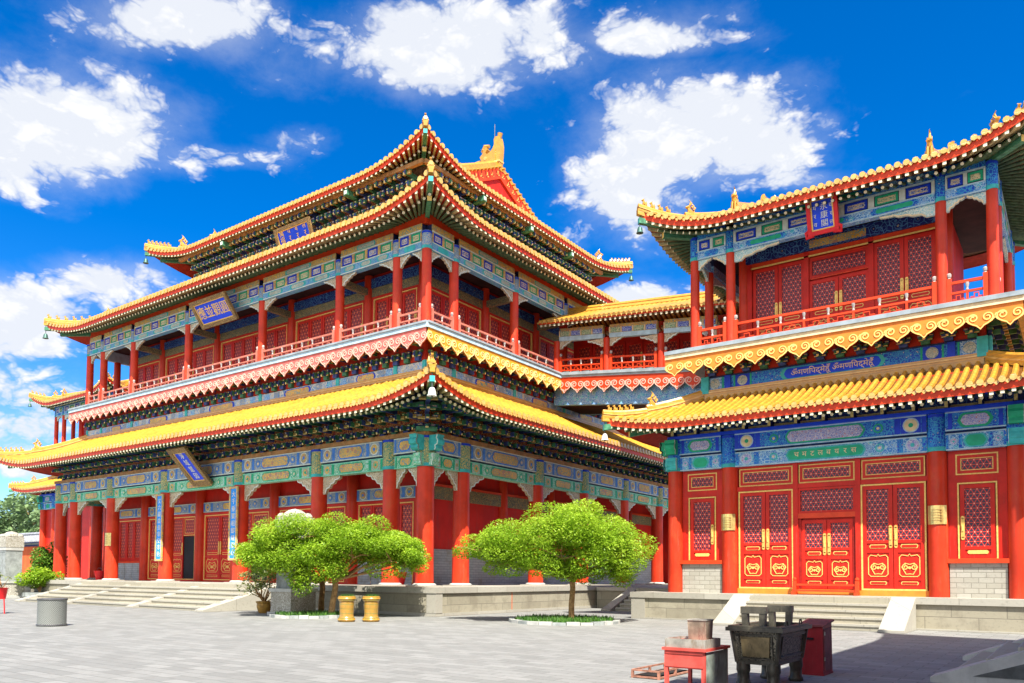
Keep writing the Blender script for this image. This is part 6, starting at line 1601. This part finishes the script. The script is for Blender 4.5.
w = bpy.data.worlds.new('World'); sc.world = w; w.use_nodes = True
nt = w.node_tree; bg = nt.nodes['Background']
sky = nt.nodes.new('ShaderNodeTexSky'); sky.sky_type = 'NISHITA'; sky.sun_disc = False; sky.sun_elevation = R_(EL); sky.sun_rotation = math.atan2(tosun.x, tosun.y)
sky.altitude = 1200; sky.air_density = 1.0; sky.dust_density = .45; sky.ozone_density = 5
hs = nt.nodes.new('ShaderNodeHueSaturation'); hs.inputs['Saturation'].default_value = 1.38; hs.inputs['Hue'].default_value = .508; hs.inputs['Value'].default_value = 1.0
nt.links.new(sky.outputs[0], hs.inputs['Color'])
gen = nt.nodes.new('ShaderNodeTexCoord').outputs['Generated']
def vdot(v):
    n = nt.nodes.new('ShaderNodeVectorMath'); n.operation = 'DOT_PRODUCT'; nt.links.new(gen, n.inputs[0]); n.inputs[1].default_value = v; return n.outputs['Value']
CL = [(55, 128, 112, 66, 1.0), (5, 150, 60, 50, .9), (185, 20, 105, 34, .95), (440, 46, 142, 52, 1.0), (380, 55, 70, 30, .8), (655, 38, 82, 20, .8), (688, 132, 100, 58, 1.05), (630, 190, 62, 58, .95), (745, 150, 80, 40, .9), (790, 180, 55, 14, .75),
      (110, 280, 72, 30, .92), (0, 318, 90, 44, .95), (20, 420, 110, 70, .62), (235, 158, 60, 14, .5), (300, 140, 50, 16, .42), (822, 122, 22, 16, .5), (625, 300, 55, 18, .85), (165, 160, 60, 30, .40), (700, 20, 60, 20, .4)]
tot = None
for (x, y, rx, ry, k) in CL:
    d = sky_dir(x, y); a = sky_dir(x+5, y); e1 = (a-d).normalized(); e2 = d.cross(e1).normalized()
    sx = (sky_dir(x+rx, y)-sky_dir(x-rx, y)).length/2; sy_ = (sky_dir(x, y+ry)-sky_dir(x, y-ry)).length/2
    u, v = vdot(e1/sx), vdot(e2/sy_)
    rr = mth(nt, 'ADD', mth(nt, 'MULTIPLY', u, u), mth(nt, 'MULTIPLY', v, v))
    g = mth(nt, 'MULTIPLY', mth(nt, 'POWER', 2.718, mth(nt, 'MULTIPLY', rr, -.92)), k)
    g = mth(nt, 'MULTIPLY', g, mth(nt, 'GREATER_THAN', vdot(d), 0))
    tot = g if tot is None else mth(nt, 'MAXIMUM', tot, g)
def sky_noise(vec, scale, det, rough, dist=0):
    n = N(nt, 'ShaderNodeTexNoise'); n.inputs['Scale'].default_value = scale; n.inputs['Detail'].default_value = det; n.inputs['Roughness'].default_value = rough; n.inputs['Distortion'].default_value = dist
    nt.links.new(vec, n.inputs['Vector']); return n.outputs['Fac']
sq = nt.nodes.new('ShaderNodeMapping'); sq.inputs['Scale'].default_value = (1, 1, 1.7); nt.links.new(gen, sq.inputs[0]); gq = sq.outputs[0]
lt = nt.nodes.new('ShaderNodeVectorMath'); nt.links.new(gq, lt.inputs[0]); lt.inputs[1].default_value = tosun*.02
na = sky_noise(gq, 7.5, 9, .62, .2)
def billow(vec, scale, det=3):
    v = N(nt, 'ShaderNodeTexVoronoi', feature='F1'); v.inputs['Scale'].default_value = scale; v.inputs['Detail'].default_value = det; v.inputs['Roughness'].default_value = .6; v.inputs['Lacunarity'].default_value = 2.3
    w_ = N(nt, 'ShaderNodeTexNoise'); w_.inputs['Scale'].default_value = scale*1.2; w_.inputs['Detail'].default_value = 4; nt.links.new(vec, w_.inputs['Vector'])
    k_ = nt.nodes.new('ShaderNodeVectorMath'); k_.operation = 'MULTIPLY_ADD'; nt.links.new(w_.outputs['Color'], k_.inputs[0]); k_.inputs[1].default_value = (.06, .06, .06); nt.links.new(vec, k_.inputs[2])
    nt.links.new(k_.outputs[0], v.inputs['Vector']); return v.outputs['Distance']
ba, bb_ = billow(gq, 15, 3), billow(lt.outputs[0], 15, 1)
nc = sky_noise(gq, 2.6, 3, .5)
# unseen broken cloud deck, added behind the viewer as neutral fill light
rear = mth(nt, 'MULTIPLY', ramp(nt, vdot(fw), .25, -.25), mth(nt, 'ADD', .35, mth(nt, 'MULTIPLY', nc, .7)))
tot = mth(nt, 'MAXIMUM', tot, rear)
amp = mth(nt, 'ADD', mth(nt, 'MULTIPLY', mth(nt, 'SUBTRACT', na, .5), 1.35), mth(nt, 'MULTIPLY', mth(nt, 'SUBTRACT', .98, ba), .80))
dens = mth(nt, 'ADD', mth(nt, 'MULTIPLY', tot, 1.75), mth(nt, 'SUBTRACT', amp, .12))
cov = mth(nt, 'MULTIPLY', ramp(nt, dens, .36, .94), .97)
wisp = mth(nt, 'MULTIPLY', ramp(nt, mth(nt, 'ADD', mth(nt, 'MULTIPLY', tot, .8), mth(nt, 'SUBTRACT', na, .5)), .10, .75), .38)
cov = mth(nt, 'MAXIMUM', cov, wisp)
# lumps turned to the sun are whiter, the hollows between them bluish grey
shade = mth(nt, 'ADD', mth(nt, 'MULTIPLY', mth(nt, 'SUBTRACT', bb_, ba), 1.8), mth(nt, 'SUBTRACT', 1.42, mth(nt, 'MULTIPLY', ba, .95)), clamp=True)
cc = mix(nt, shade, (3.7, 3.85, 4.15), (4.5, 4.5, 4.5))
vm = nt.nodes.new('ShaderNodeVectorMath'); vm.operation = 'SCALE'; nt.links.new(cc, vm.inputs[0]); nt.links.new(mth(nt, 'ADD', 1, mth(nt, 'MULTIPLY', ramp(nt, vdot(fw), .1, -.4), .75)), vm.inputs['Scale']); cc = vm.outputs[0]  # added clouds behind the viewer brightened further to lift the shaded fronts
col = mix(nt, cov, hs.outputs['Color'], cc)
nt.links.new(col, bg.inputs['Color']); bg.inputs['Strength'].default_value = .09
sc.view_settings.view_transform = 'Standard'; sc.view_settings.look = 'None'; sc.view_settings.gamma = 1; sc.view_settings.exposure = 1.4
sc.view_settings.use_curve_mapping = False
w.cycles.sampling_method = 'MANUAL'; w.cycles.sample_map_resolution = 512
sc.cycles.max_bounces = 6; sc.cycles.diffuse_bounces = 3; sc.cycles.transparent_max_bounces = 6

# ------------------------------------------------------------------ lettering becomes plain mesh
dg = bpy.context.evaluated_depsgraph_get()
for o in [o for o in C.objects if o.type == 'FONT']:
    me = bpy.data.meshes.new_from_object(o.evaluated_get(dg)); nm = o.name
    q = bpy.data.objects.new('lettering', me); C.objects.link(q); q.parent = o.parent; q.matrix_local = o.matrix_local.copy()
    if not me.materials: me.materials.append(o.data.materials[0])
    bpy.data.objects.remove(o)
